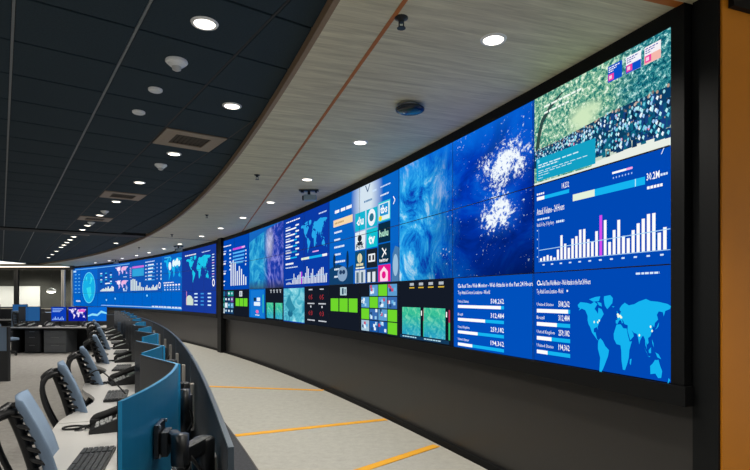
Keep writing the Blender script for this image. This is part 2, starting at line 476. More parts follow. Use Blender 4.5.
def earth_lights(nt, uv):
    u, v = uvs(nt, uv)
    base = ramp(nt, nz(nt, uv, 3.0, 6, .6, .8), [(.3, '001a6e'), (.5, '0038b4'), (.72, '0068e0')])
    # pale ocean and cloud on the left
    cl = nz(nt, uv, 3.0, 12, .74, 1.1, (1.5, .8, 1), (3, 1, 0), .6)
    left = mth(nt, 'MULTIPLY', mth(nt, 'SUBTRACT', .56, u), 3.0)
    lm = mth(nt, 'MULTIPLY', left, 1.0); 
    leftc = ramp(nt, cl, [(.40, '0b3fae'), (.48, '0f86dc'), (.56, '35b4f0'), (.67, 'd8f4ff')])
    col = mixc(nt, lm, base, leftc)
    # paler sky strip along the top
    col = mixc(nt, mth(nt, 'MULTIPLY', mth(nt, 'SUBTRACT', v, .80), 3.0), col, '0a6fe0')
    # city lights and cloud knots
    n1 = nz(nt, uv, 5.5, 13, .74, .7, (1.7, 1, 1), (0, 0, 0), .5)
    rid = mth(nt, 'MAXIMUM', mth(nt, 'SUBTRACT', 1.0, mth(nt, 'MULTIPLY', mth(nt, 'ABSOLUTE', mth(nt, 'SUBTRACT', n1, .5)), 16.0)), 0.0)
    brk = nz(nt, uv, 30, 6, .7, .3, (1.5, 1, 1), (4, 4, 0))
    lo = mth(nt, 'ADD', mth(nt, 'ADD', mth(nt, 'MULTIPLY', blob(nt, uv, .80, .70, .24, .24), 1.1), mth(nt, 'MULTIPLY', blob(nt, uv, .78, .40, .20, .20), 1.2)),
             mth(nt, 'MULTIPLY', mth(nt, 'SUBTRACT', nz(nt, uv, 4.2, 5, .6, 1.0, (1.3, 1, 1), (7, 2, 0), .7), .46), 2.6))
    core = mth(nt, 'ADD', mth(nt, 'MULTIPLY', blob(nt, uv, .84, .70, .22, .20), .55), mth(nt, 'MULTIPLY', blob(nt, uv, .80, .40, .16, .18), .60))
    sp = mth(nt, 'ADD', mth(nt, 'ADD', core, mth(nt, 'MULTIPLY', mth(nt, 'SUBTRACT', brk, .5), 1.5)), mth(nt, 'MULTIPLY', mth(nt, 'MULTIPLY', rid, lo), .34))
    sp = mth(nt, 'MULTIPLY', mth(nt, 'SUBTRACT', sp, mth(nt, 'SUBTRACT', .52, mth(nt, 'MULTIPLY', u, .18))), 7.0)
    sp = mth(nt, 'MAXIMUM', sp, 0.0)
    col = mixc(nt, mth(nt, 'MULTIPLY', mth(nt, 'SUBTRACT', .42, v), mth(nt, 'MULTIPLY', u, 2.4)), col, '001250')
    col = mixc(nt, mth(nt, 'MINIMUM', mth(nt, 'MULTIPLY', mth(nt, 'ADD', mth(nt, 'MULTIPLY', core, .5), mth(nt, 'MULTIPLY', sp, .3)), 1.0), .8), col, '2f8cf0')
    col = mixc(nt, mth(nt, 'MULTIPLY', sp, .75), col, 'f4fbff')
    fine = nz(nt, uv, 42, 6, .6, .2, (1.6, 1, 1), (2, 9, 0))
    pts = mth(nt, 'MULTIPLY', mth(nt, 'SUBTRACT', mth(nt, 'ADD', fine, mth(nt, 'MULTIPLY', nz(nt, uv, 6, 3, .5, 0, (1, 1, 1), (3, 3, 0)), .34)), .82), 12.0)
    pts = mth(nt, 'MULTIPLY', pts, mth(nt, 'GREATER_THAN', u, .34))
    return mixc(nt, pts, col, 'd8f0ff')
def earth_day(nt, uv):
    u, v = uvs(nt, uv)
    cl = nz(nt, uv, 3.5, 8, .7, 2.2, (1.2, .6, 1), (1, 4, 0), -.5)
    a = ramp(nt, cl, [(.3, '0b4fae'), (.5, '1c93cf'), (.64, '4fc0e4'), (.8, 'd6f2ff')])
    c = ramp(nt, cl, [(.3, '0a1f70'), (.5, '1f3fae'), (.64, '8f8fe0'), (.78, 'f2f0ff')])
    col = mixc(nt, mth(nt, 'MULTIPLY', mth(nt, 'SUBTRACT', u, .42), 6.0), a, c)
    col = mixc(nt, mth(nt, 'MULTIPLY', mth(nt, 'SUBTRACT', .16, v), 5.0), col, '33363f')
    return mixc(nt, mth(nt, 'MULTIPLY', blob(nt, uv, .62, .72, .14, .32), nz(nt, uv, 14, 6, .7, 1)), col, 'ffffff')
def trees(nt, uv):
    u, v = uvs(nt, uv)
    n = nz(nt, uv, 20, 12, .82, .4, (1.7, 1, 1))
    a = ramp(nt, n, [(.38, '064048'), (.46, '2a8c80'), (.52, '8cc49a'), (.575, 'f0fae8')])
    c = ramp(nt, n, [(.39, '032c3e'), (.47, '0e6478'), (.54, '3aa0a0'), (.60, 'dcfaf6')])
    col = mixc(nt, mth(nt, 'MULTIPLY', mth(nt, 'SUBTRACT', mth(nt, 'ADD', u, mth(nt, 'MULTIPLY', nz(nt, uv, 4), .8)), .95), 4.0), a, c)
    return mixc(nt, mth(nt, 'MULTIPLY', mth(nt, 'SUBTRACT', mth(nt, 'ADD', nz(nt, uv, 5, 3, .5, 0, (1, 1, 1), (5, 5, 0)), blob(nt, uv, .42, .55, .3, .3)), .95), 3.0), col, 'cfe8c0')
def ice(nt, uv):
    return ramp(nt, nz(nt, uv, 3.2, 7, .65, 1.0), [(.3, '1b7f9c'), (.47, '4fb4cc'), (.6, '8ad8e4'), (.75, 'd8f6fa')])
def green_map(nt, uv):
    u, v = uvs(nt, uv)
    n = nz(nt, uv, 5, 8, .7, 1.0)
    a = ramp(nt, n, [(.3, '12a08a'), (.5, '3cc49a'), (.7, '9ae6b8')])
    c = ramp(nt, n, [(.3, '0c78b8'), (.5, '2aa6c8'), (.7, '86dcd8')])
    return mixc(nt, mth(nt, 'MULTIPLY', v, 1.3), c, a)
def menu_glow(nt, uv):
    col = mixc(nt, mth(nt, 'MULTIPLY', nz(nt, uv, 4), .4), '0660c4', '0a74cc')
    col = mixc(nt, mth(nt, 'MULTIPLY', blob(nt, uv, .585, .80, .22, .85), 1.5), col, 'd4e4f0')
    return col
IM = {k: img_mat(k, f) for k, f in (('earth_at_night', earth_lights), ('earth_by_day', earth_day), ('tree_photograph', trees), ('icy_picture', ice), ('map_picture', green_map), ('menu_picture', menu_glow))}

BLUE, DBLUE, CYAN, DARK = '0048b4', '0a2a8c', '14b4f0', '1b2130'
def base_of(bank, c, r):
    if bank == 'R':
        if r == 2 and c in (0, 1, 3, 5, 6, 7, 8) or (r == 2 and c == 2): 
            return '0068c8' if c == 2 else ('141a26' if c != 4 else DARK)
        if c in (4, 5): return '0a3aa4'
        if c in (6, 7): return '0660c4'
        return BLUE
    if c >= 12: return '173a9a'
    if r == 2: return '0062c6'
    if c >= 10: return '0b64c4'
    if c >= 3: return '0f55b4'
    return '0a63c8'
def video_wall(bank, label):
    s0, pw, n = BANK[bank]
    mid = wp(bank, n / 2, 3, 0); mid.z = 0
    t = thing('video_wall', label, 'video wall')
    a0, a1 = math.degrees(T0 + s0 / R0), math.degrees(T0 + (s0 + n * pw) / R0)
    e = math.degrees(.10 / R0)
    b = MB()
    b.arc(R0 - .012, R0 + .05, a0 - e * .9, a1 + e * .9, ZT + .004, SOFF - .001, n=n * 2)
    b.arc(R0 - .03, R0 + .05, a0 - e * 1.1, a1 + e * .9, ZT - 3 * PH - .115, ZT - 3 * PH - .004, n=n * 2)
    b.arc(R0 - .012, R0 + .05, a0 - e * .9, a0 - e * .05, ZT - 3 * PH, ZT + .005, n=1)
    b.arc(R0 - .012, R0 + .05, a1 + e * .05, a1 + e * .9, ZT - 3 * PH, ZT + .005, n=1)
    b.build('casing', FRAMEM, t)
    for c in range(n):
        for r in range(3):
            g = Gfx(bank); q = .0016
            g.rect(c + q, c + 1 - q, r + q * 1.7, r + 1 - q * 1.7, base_of(bank, c, r), 0)
            g.rect(c, c + 1, r, r + 1, FRAMEM, -2)
            g.build('display_panel', t, None)
    g = Gfx(bank)
    for c in range(1, n): g.rect(c - .0032, c + .0032, 0, 3, FRAMEM, 8)
    for r in (1, 2): g.rect(0, n, r - .0055, r + .0055, FRAMEM, 8)
    g.build('bezel_grid', t)
    return t
VR = video_wall('R', 'long near video wall of dashboards right of the black upright')
VL = video_wall('L', 'far video wall of blue world dashboards left of the black upright')
W = 'ffffff'
# --- team photograph, top right
g = Gfx('R'); g.rect(10.004, 11, 0, .995, IM['tree_photograph'], 1)
g.poly([(10.5, .93), (11, .86), (11, .995), (10.004, .995), (10.004, .97), (10.5, .97)], 'e9efe6', 2)
g.poly([(10.5, .85), (11, .78), (11, .88), (10.5, .94)], 'c4d4c4', 2)
g.poly([(10.015, .6), (10.035, .42), (10.07, .27), (10.15, .15), (10.26, .07), (10.265, .085), (10.165, .19), (10.09, .32), (10.065, .45), (10.05, .6)], '2f4a48', 2)
g.build('team_photograph', VR)
g = Gfx('R'); rnd = random.Random(3)
shirts = ['0a3c66', '0b3058', '0f5478', '084a68', '17407e', '0e6a84', '0a2848']
top_ = lambda a: .585 - .07 * min(1, max(0, (a - 10.25) / .4)) - .03 * max(0, (a - 10.6) / .4)
g.poly([(10.005, .60), (10.2, .585), (10.45, .54), (10.7, .50), (10.998, .49), (10.998, .86), (10.56, .93), (10.5, .8), (10.005, .8)], '0c3e60', 2)
N_ = 520
for k in range(N_):
    a = 10.015 + .975 * rnd.random()
    bot = .90 if a > 10.52 else .76
    v = top_(a) + (bot - top_(a) - .06) * (k / N_) + rnd.uniform(-.02, .01)
    sc = .42 + .50 * (a - 10)
    g.poly([(a - .019 * sc, v + .11 * sc), (a + .019 * sc, v + .11 * sc), (a + .015 * sc, v + .025 * sc), (a - .015 * sc, v + .025 * sc)], rnd.choice(shirts), 3)
    g.disc(a, v, .0085 * sc, .019 * sc, rnd.choice(['b89a84', '86706a', 'c8b4a4', '54606c', 'a4dce8', '7cb4c8']), 3, 7)
    if rnd.random() < .5: g.poly([(a - .009 * sc, v + .06 * sc), (a + .003 * sc, v + .085 * sc), (a + .011 * sc, v + .05 * sc), (a, v + .035 * sc)], rnd.choice(['b4ecf4', 'e8f8ff', '6cd0e4', '9cc8f0']), 4)
    if rnd.random() < .03: g.disc(a, v + .07 * sc, .008 * sc, .02 * sc, 'f088a8', 4, 6)
g.build('team_crowd', VR)
g = Gfx('R'); g.rect(10.03, 10.53, .70, .955, '12a0c4', 5)
g.disc(10.05, .735, .012, .02, '7ad6ee', 6)
for i, (v, x) in enumerate(((.775, .36), (.80, .18), (.845, .42), (.868, .30), (.895, .1), (.925, .04))): g.dashes(10.05, 10.05 + x, v, .012 if i < 2 else .007, 'd8f6ff', 6, .3, i)
g.build('caption_box', VR)
g = Gfx('R')
for k, (a, c1, c2) in enumerate(((10.62, '0a50c8', '0a50c8'), (10.74, 'f4f4fa', '0a50c8'), (10.855, 'f6f0f4', 'f4b8ac'))):
    g.rect(a, a + .095, .065, .22, c1, 5); g.rect(a, a + .095, .145, .22, c2, 6)
    g.rect(a + .006, a + .042, .148, .208, 'f040a0', 7); g.rect(a + .012, a + .03, .163, .195, 'f8d0e8', 8)
    for j in range(3): g.dashes(a + .008, a + .08 - .02 * j, .082 + .019 * j, .009, W if k == 0 else '3a50b0', 7, .3, j + k)
g.build('photo_badges', VR)
g = Gfx('R')
for j in range(2): g.dashes(10.10, 10.42 - .1 * j, .13 + .07 * j, .022, 'f0faf0', 3, .25, j)
g.build('photo_title', VR)
# --- attack volume dashboard
def bars(g, a0, a1, v1, hs, hi=None, c=W, cw=.62, ch='d24cf0'):
    st = (a1 - a0) / len(hs)
    for i, h in enumerate(hs): g.rect(a0 + st * (i + (1 - cw) / 2), a0 + st * (i + (1 + cw) / 2), v1 - h, v1, ch if i == hi else c, 3)
HS = [5, 7, 9, 7, 4, 16, 38, 24, 17, 30, 33, 42, 42, 26, 22, 36, 58, 50, 18, 34, 47, 24, 20, 30, 38, 43, 48, 48, 22, 28]
g = Gfx('R'); g.rect(10.03, 10.10, 1.135, 1.175, W, 2); g.rect(10.10, 10.32, 1.135, 1.175, CYAN, 2)
g.rect(10.35, 10.52, 1.205, 1.275, 'e4f2dc', 2); g.rect(10.52, 10.855, 1.205, 1.275, CYAN, 2); g.rect(10.795, 10.80, 1.205, 1.275, 'c8f0ff', 3)
g.rect(10.645, 10.775, 1.085, 1.105, W, 2); g.rect(10.74, 10.78, 1.085, 1.105, 'f6a4e4', 3)
for k in range(7): g.rect(10.65 + .02 * k, 10.657 + .02 * k, 1.135, 1.15, 'a8ccff', 2)
bars(g, 10.055, 10.985, 1.87, [h * .0068 for h in HS], 16)
g.line((10.05, 1.745), (11, 1.70), .008, 'a8d4f4', 4); g.line((10.05, 1.875), (11, 1.875), .006, 'a8d4f4', 4)
g.line((10.05, 1.50), (10.05, 1.875), .004, '70a8ec', 4)
for k in range(12): g.rect(10.085 + .078 * k, 10.105 + .078 * k, 1.905, 1.92, 'd8ecff', 3)
for k in range(4): g.rect(10.032, 10.04, 1.51 + .1 * k, 1.525 + .1 * k, 'd8ecff', 3)
g.build('attack_bar_chart', VR)
g = Gfx('R')
g.text('Attack Volume - 24 Hours', 10.03, 1.34, .075, width=.25, font_bold=.01)
g.text('Attacks Per Day - 30 Day History', 10.03, 1.475, .045, width=.16); g.dashes(10.21, 10.28, 1.445, .025, 'd8ecff', 3)
g.dashes(10.035, 10.15, 1.385, .02, 'd8ecff', 3); g.dashes(10.03, 10.10, 1.095, .02, W, 3)
g.text('14,232', 10.26, 1.11, .06, width=.06, font_bold=.01)
g.text('30.2M', 10.865, 1.245, .065, width=.075, font_bold=.015); g.dashes(10.945, 10.985, 1.215, .02, 'd8ecff', 3); g.dashes(10.868, 10.96, 1.30, .025, W, 3)
g.line((10.95, 1.05), (10.965, .98 + .02), .008, 'd8ecff', 3)
g.build('attack_lettering', VR)
# --- world map dashboard, bottom right, and the same list on the panel to its left
ROWS = [('United States', '508,262', .94), ('Brazil', '312,484', .62), ('United Kingdom', '259,182', .46), ('United States', '194,362', .34)]
def attack_list(g, a, wd, vs, full):
    g.text('Real Time Web Monitor - Web Attacks in the Past 24 Hours', a + .06 if full else a + .055, 2.145, .055, width=.74 * (1.19 if full else .56) * .98, font_bold=.008)
    g.ring(a + .018, 2.115, .016, .03, .65, W, 3, 14); g.rect(a + .03, a + .05, 2.125, 2.14, W, 3)
    g.text('Top Attack Source Locations - World', a, 2.235, .052, width=.44 if full else .24, font_bold=.004)
    for (n, q, f), v in zip(ROWS, vs):
        g.text(n, a, v - .035, .038, width=.012 * len(n))
        g.text(q, a + wd - (.16 if full else .1), v - .03, .062, width=.16 if full else .095, font_bold=.012)
        g.rect(a, a + wd * f, v, v + .042, W, 3); g.rect(a + wd * f, a + wd, v, v + .042, CYAN, 3)
g = Gfx('R'); g.map(10.385, 11.0, 2.25, 3.0, CYAN, 1, (84, -42))
for lo, la in ((-95, 38), (-80, 38), (-74, 41), (2, 49), (8, 50), (0, 52), (12, 48), (116, 36), (121, 30), (78, 22)):
    g.disc(10.385 + (lo + 170) / 350 * .615, 2.25 + (84 - la) / 126 * .75, .005 if lo > 20 or lo < -20 else .008, .012, 'f4ffe4', 2, 8)
g.build('world_map', VR)
g = Gfx('R'); attack_list(g, 10.03, .30, (2.41, 2.56, 2.72, 2.875), False); g.dashes(10.80, 10.94, 2.055, .018, 'd8ecff', 3); g.rect(10.30, 10.312, 2.2, 2.22, W, 3)
g.build('attack_source_list', VR)
g = Gfx('R'); g.rect(9.003, 10, 2.005, 3, '0050bc', 0.5); attack_list(g, 9.07, .61, (2.39, 2.575, 2.755, 2.93), True)
g.build('attack_source_list', VR)
# --- earth at night
g = Gfx('R'); g.rect(8.0, 10.0, .0, 2.0, IM['earth_at_night'], 1); g.build('earth_picture', VR)
# --- two small map pictures under it
g = Gfx('R')
for a, wd in ((8.06, .37), (8.49, .38)):
    g.rect(a, a + wd, 2.45, 2.92, IM['map_picture'], 2)
    g.rect(a + wd + .005, a + wd + .05, 2.45, 2.92, '0e1420', 2); g.rect(a + wd + .012, a + wd + .03, 2.5, 2.58, W, 3)
    g.rect(a + wd + .052, a + wd + .075, 2.47, 2.66, 'b03458', 2); g.rect(a + wd + .052, a + wd + .075, 2.66, 2.92, '34c07c', 2)
    g.rect(a - .05, a + wd + .06, 2.93, 2.985, '123a5c', 2); g.dashes(a + .01, a + wd * .8, 2.945, .018, 'b8e4f4', 3)
g.build('map_pictures', VR)
g = Gfx('R')
for k in range(4):
    g.rect(8.22 + .18 * k, 8.30 + .18 * k, 2.04, 2.085, 'b4bcc4', 2); g.rect(8.21 + .18 * k, 8.31 + .18 * k, 2.11, 2.13, 'd8b43c', 2)
g.build('clock_labels', VR)
# --- streaming menu
g = Gfx('R')
g.rect(6.004, 8, .004, 1.3, IM['menu_picture'], .5)
g.poly([(6.0, 1.62), (6.3, 1.52), (6.62, 1.64), (6.8, 1.58), (6.8, 2), (6.0, 2)], '12406c', 1)
g.disc(6.18, 1.44, .045, .17, '0c2f54', 2); g.disc(6.62, 1.46, .04, .2, '0c2f54', 2); g.disc(6.45, 1.76, .16, .17, '86a4c4', 2); g.disc(6.4, 1.72, .05, .05, '203c60', 3); g.disc(6.5, 1.72, .05, .05, '203c60', 3)
g.poly([(7.84, 1.5), (7.9, 1.35), (8.0, 1.4), (8.0, 2), (7.82, 2)], '4a7cac', 1); g.disc(7.91, 1.7, .06, .2, '9cc0dc', 2)
g.rect(6.15, 6.78, .50, .66, 'f6d9ae', 2)
g.dashes(6.2, 6.5, .56, .04, 'c4a070', 3)
for k, x in enumerate((.26, .2, .34, .22, .36, .3, .12)): g.dashes(6.18, 6.18 + x, .77 + .17 * k, .042, 'e4f2ff', 2, .2, k)
for x, y in ((6.2, 6.35), (6.4, 6.55), (6.58, 6.75)): g.dashes(x, y, .28, .07, W, 2, .1)
g.dashes(7.35, 7.45, .17, .04, 'd0e6ff', 2); g.dashes(7.55, 7.8, .17, .025, 'd0e6ff', 2); g.dashes(7.55, 7.75, .33, .03, 'e4f2ff', 2)
g.line((7.86, .45), (7.9, .52), .025, W, 2); g.line((7.9, .52), (7.86, .59), .025, W, 2)
g.line((7.16, .02), (7.22, .16), .03, '28507c', 3); g.line((7.28, .02), (7.22, .16), .03, '28507c', 3); g.dashes(7.12, 7.34, .32, .04, '5a88b4', 3)
g.build('menu_background', VR)
TC = [('14b4d2', '14b4d2', '2fc6d4'), ('e4eef4', '10c0d0', '0a2c44'), ('0f4a70', '1a2430', '0f3048'), ('d0dce4', '2c3c50', 'e6188c')]
g = Gfx('R'); x0 = (6.86, 7.185, 7.50)
for r in range(4):
    for c in range(3):
        v0 = .52 + .40 * r - (.05 if c == 2 else 0.0)
        g.rect(x0[c], x0[c] + .295, v0, min(v0 + .375, 1.985), TC[r][c], 3)
g.disc(7.33, .70, .10, .17, 'f0f6fa', 4); g.disc(7.33, .70, .06, .08, '28708c', 5)
g.text('du', 6.91, .78, .17, W, .2, 5, .03)
g.rect(7.51, 7.78, .50, .82, 'dcf0f4', 4); g.rect(7.54, 7.75, .52, .74, '1c96d8', 5); g.text('tbs', 7.56, .69, .15, W, .17, 6, .03); g.disc(7.56, .78, .04, .05, 'f4e02c', 6)
g.disc(7.0, 1.06, .06, .07, '1c2c3c', 5); g.rect(6.93, 7.07, 1.13, 1.2, '1c2c3c', 5); g.text('FOX', 6.89, 1.27, .10, '1c2c3c', .22, 5, .03)
g.text('tv', 7.25, 1.22, .2, W, .17, 5, .03); g.text('hulu', 7.53, 1.13, .13, 'b4e8d0', .22, 5, .03)
g.disc(7.0, 1.47, .07, .10, 'ded8b0', 5); g.rect(6.90, 7.10, 1.58, 1.63, 'ded8b0', 5); g.rect(6.88, 7.13, 1.66, 1.69, 'f4f4e4', 5)
g.rect(7.24, 7.42, 1.42, 1.58, 'f0f4f8', 4); g.rect(7.26, 7.31, 1.45, 1.55, '1a2430', 5); g.rect(7.35, 7.40, 1.45, 1.55, '1a2430', 5)
g.line((7.6, 1.35), (7.7, 1.48), .03, W, 5); g.line((7.7, 1.38), (7.6, 1.52), .03, W, 5); g.text('twitter', 7.53, 1.61, .07, W, .22, 5, .02)
g.rect(6.9, 6.97, 1.76, 1.98, '5a7488', 5); g.rect(7.04, 7.1, 1.76, 1.98, '5a7488', 5); g.rect(7.22, 7.3, 1.78, 1.98, 'e0e8ee', 5); g.rect(7.35, 7.43, 1.78, 1.98, 'e0e8ee', 5)
g.poly([(7.55, 1.98), (7.55, 1.8), (7.645, 1.7), (7.74, 1.8), (7.74, 1.98)], 'ffd8ec', 5); g.disc(7.645, 1.86, .05, .07, 'e6188c', 6)
g.build('menu_tiles', VR)
# --- green camera tiles
g = Gfx('R'); GR = '6fd62c'
for a in (6.05, 6.355, 6.655): g.rect(a, a + .27, 2.31, 2.605, GR, 2)
g.rect(6.38, 6.59, 2.06, 2.24, 'b8d4dc', 2); g.rect(6.44, 6.50, 2.08, 2.22, '2c4c60', 3); g.rect(6.53, 6.56, 2.1, 2.2, '2c4c60', 3)
mos = ['.bgb', 'bgbm', 'gmbg', 'dccg']
for r in range(4):
    for c in range(4):
        k = mos[r][c]
        if k == '.': continue
        a, v = 7.04 + .23 * c, 2.04 + .235 * r
        col = {'b': '5c9cd0', 'g': GR, 'm': '3a6cb0', 'd': 'a4c4d8', 'c': '1c5cac'}[k]
        g.rect(a, a + .215, v, v + .215, col, 2)
        if k != 'g':
            rr = random.Random(r * 7 + c)
            for _ in range(5):
                x, y = a + rr.random() * .16, v + rr.random() * .14
                g.rect(x, x + .05, y, y + .06, rr.choice(['e4f4ff', '9cd0f0', '204878', 'c84870', '68b4e4']), 3)
g.build('camera_tiles', VR)
# --- red clocks
g = Gfx('R')
for a in (5.17, 5.62):
    for v in (2.17, 2.58):
        g.text('05' if v < 2.3 else '03', a + .01, v + .17, .125, 'b03038', .17, 3)
    g.dashes(a + .02, a + .17, 2.07, .03, 'd8dce4', 2); g.dashes(a - .03, a + .25, 2.43, .03, 'd8dce4', 2); g.dashes(a - .03, a + .27, 2.86, .03, 'd8dce4', 2)
    g.disc(a + .11, 2.525, .025, .03, 'd8dce4', 3, 8)
g.build('red_clocks', VR)
# --- second dashboard with map, list and bars
def small_dash(g, x):
    g.dashes(x + .15, x + .8, .10, .03, W, 2); g.dashes(x + 1.6, x + 1.9, .18, .03, 'd0e4ff', 2)
    for k in range(6):
        v = .32 + .165 * k
        g.dashes(x + .12, x + .35, v - .06, .025, 'd8ecff', 2, .2, k); g.rect(x + .12, x + .12 + .5 * (1 - .11 * k), v, v + .04, W, 2); g.rect(x + .12 + .5 * (1 - .11 * k), x + .66, v, v + .04, CYAN, 2); g.dashes(x + .6, x + .76, v - .07, .045, W, 3, .1, k)
    g.map(x + .84, x + 1.92, .26, 1.14, '28a8ec', 2)
    g.rect(x + .86, x + 1.2, 1.22, 1.28, 'e4f2dc', 2); g.rect(x + 1.2, x + 1.72, 1.22, 1.28, CYAN, 2); g.dashes(x + 1.74, x + 1.92, 1.22, .06, W, 3, .1); g.rect(x + 1.35, x + 1.6, 1.10, 1.13, 'f0b0e8', 3)
    g.dashes(x + .12, x + .5, 1.30, .05, W, 3, .1); g.dashes(x + .12, x + .7, 1.42, .03, 'd8ecff', 3)
    bars(g, x + .14, x + 1.92, 1.92, [h * .0078 for h in HS], 12, 'dfe8f4', .62)
    g.line((x + .12, 1.78), (x + 1.94, 1.72), .014, 'a8d4f4', 4)
g = Gfx('R'); small_dash(g, 4.0); g.build('attack_dashboard', VR)
g = Gfx('R'); g.rect(4.02, 5.0, 2.03, 2.97, IM['icy_picture'], 2); g.poly([(4.1, 2.5), (4.3, 2.2), (4.45, 2.45), (4.6, 2.6), (4.4, 2.75)], '2c88a4', 3); g.disc(4.35, 2.75, .12, .1, '1c6c8c', 3); g.build('icy_picture', VR)
# --- day earth, poster and map pictures
g = Gfx('R'); g.rect(2.02, 4.0, 0, 2.0, IM['earth_by_day'], 1)
g.poly([(2.02 + .1 * k, .35 - .34 * math.sin(PI * .5 * k / 20)) for k in range(20)] + [(3.99, 0), (2.02, 0)], '1668c0', 2); g.build('earth_picture', VR)
g = Gfx('R'); g.rect(2.1, 2.92, 2.05, 2.97, '1478d4', 2); g.rect(2.3, 2.45, 2.3, 2.42, '14304c', 3); g.rect(2.32, 2.7, 2.45, 2.58, 'e4f4ff', 3); g.rect(2.5, 2.7, 2.3, 2.42, 'e4f4ff', 3)
g.disc(2.52, 2.78, .09, .06, 'f070b0', 3); g.dashes(2.4, 2.66, 2.88, .03, W, 3); g.rect(2.86, 2.9, 2.2, 2.8, '3cd4a0', 3); g.build('blue_poster', VR)
g = Gfx('R')
for a in (3.09, 3.58): g.rect(a, a + .37, 2.46, 2.95, IM['map_picture'], 2)
for k in range(4): g.rect(3.28 + .17 * k, 3.38 + .17 * k, 2.05, 2.08, 'b4bcc4', 2); g.rect(3.31 + .17 * k, 3.36 + .17 * k, 2.09, 2.15, 'b4bcc4', 2)
g.build('map_pictures', VR)
# --- leftmost dashboard of this bank
g = Gfx('R')
g.dashes(.1, .75, .22, .04, W, 2); g.rect(.88, 1.5, .40, .47, 'd850dc', 2); g.rect(1.5, 1.72, .40, .47, 'f4b0ec', 2)
for k in range(4): g.rect(.88, 1.72 - .04 * k, .56 + .13 * k, .62 + .13 * k, '58b8f4', 2); g.rect(1.76, 1.82, .56 + .13 * k, .61 + .13 * k, W, 2)
for k in range(6): g.rect(.62, .74, .42 + .15 * k, .48 + .15 * k, 'e4f2ff', 2)
for k in range(3): g.dashes(.1, .34, .5 + .4 * k, .07, W, 2, .15, k); g.dashes(.1, .4, .42 + .4 * k, .03, 'd8ecff', 2)
bars(g, .68, 1.86, 1.84, [.9, .98, .88, .55, .72, .6, .38, .3], None, 'e8f0f8', .5)
g.line((.7, .93), (1.86, .96), .02, '7cbcf0', 4); g.dashes(.1, .3, 1.62, .06, W, 2); g.dashes(.1, .26, 1.78, .05, W, 2); g.rect(1.74, 1.80, 1.06, 1.12, W, 2)
g.build('summary_dashboard', VR)
g = Gfx('R'); rr = random.Random(5)
for r in range(4):
    for c in range(4):
        g.rect(.06 + .22 * c, .26 + .22 * c, 2.05 + .23 * r, 2.25 + .23 * r, rr.choice(['5c9cd0', '0c3c6c', '6a3c94', 'd4e4f0', '1c7ca4', '24305c', '14948c']), 2)
        g.rect(.1 + .22 * c, .2 + .22 * c, 2.1 + .23 * r, 2.18 + .23 * r, rr.choice(['e4f4ff', '9cd0f0', '204878', 'b4d8e8']), 3)
for a in (1.08, 1.36, 1.64): g.rect(a, a + .25, 2.33, 2.62, GR, 2)
g.rect(1.34, 1.54, 2.06, 2.26, 'd4dce4', 2); g.rect(1.42, 1.47, 2.1, 2.22, '2c4c60', 3)
g.build('camera_tiles', VR)
# --- far bank
g = Gfx('L')
g.dashes(12.3, 13.3, .22, .05, W, 2); g.dashes(13.8, 14.5, .22, .04, 'c8dcff', 2); g.map(12.4, 14.55, .30, 1.62, '1cc8ec', 2)
for k in range(9): g.rect(14.66, 14.84, .42 + .12 * k, .46 + .12 * k, 'e0a8d8' if k in (3, 7) else 'd8ecff', 2)
g.ring(14.78, 1.66, .1, .17, .6, W, 3)
g.rect(12.4, 13.05, 2.36, 2.68, 'cfe0d0', 2); g.disc(12.7, 2.36, .26, .16, 'cfe0d0', 3); g.rect(12.42, 12.46, 1.98, 2.68, 'e48cb4', 3)
for c in (13.15, 13.7, 14.3):
    for k in range(4): g.rect(c, c + .28, 2.1 + .17 * k, 2.16 + .17 * k, 'd4ecff' if c != 13.7 else '3c94e0', 2)
g.build('world_map', VL)
g = Gfx('L'); g.map(10.25, 12.0, .14, 1.42, '18b4ec', 2)
for x, y, r in ((10.85, .62, .14), (11.2, .5, .12), (11.4, .52, .1), (11.55, .45, .12), (11.75, .55, .1)): g.disc(x, y, r, r * 1.6, 'e8fbff', 3, 12)
g.dashes(10.2, 11.2, 1.48, .05, W, 2); g.dashes(10.3, 10.9, .1, .06, '58c8f8', 2)
for k in range(6): g.rect(10.25 + .28 * k, 10.42 + .28 * k, 1.6, 1.68, W, 2); g.rect(10.28 + .28 * k, 10.36 + .28 * k, 1.74, 1.8, 'a4d4ff', 2); g.rect(10.28 + .28 * k, 10.4 + .28 * k, 1.86, 1.92, 'd4ecff', 2)
g.build('world_map', VL)
g = Gfx('L')
for k in range(5):
    v = .36 + .21 * k
    g.rect(8.3, 8.45, v, v + .07, 'c4d8ec', 2); g.rect(8.6, 9.2 - .06 * k, v - .02, v + .05, 'f0f8ff', 3); g.rect(8.55, 9.3, v + .06, v + .10, '58b8f4', 2); g.rect(9.5, 9.6, v, v + .06, 'b8ccec', 2)
    g.rect(9.9, 10.0, v, v + .12, 'd8ecff', 2)
g.dashes(8.3, 9.3, .16, .05, 'd8ecff', 2)
bars(g, 8.3, 9.6, 1.88, [.2, .3, .12, .16, .1, .2, .3, .16, .22, .3], None, 'e4f0f0', .8); g.ring(9.8, 1.62, .12, .18, .65, W, 3)
g.rect(6.9, 8.15, .34, .46, 'd070dc', 2); g.rect(6.9, 8.15, .5, .98, '30a4dc', 2)
for k in range(6): g.rect(6.62, 6.8, .4 + .12 * k, .45 + .12 * k, 'd8b0dc', 2)
bars(g, 6.7, 8.2, 1.88, [.7, .75, .72, .6, .3, .5, .22, .18], None, 'cfdde0', .8)
g.build('status_charts', VL)
g = Gfx('L')
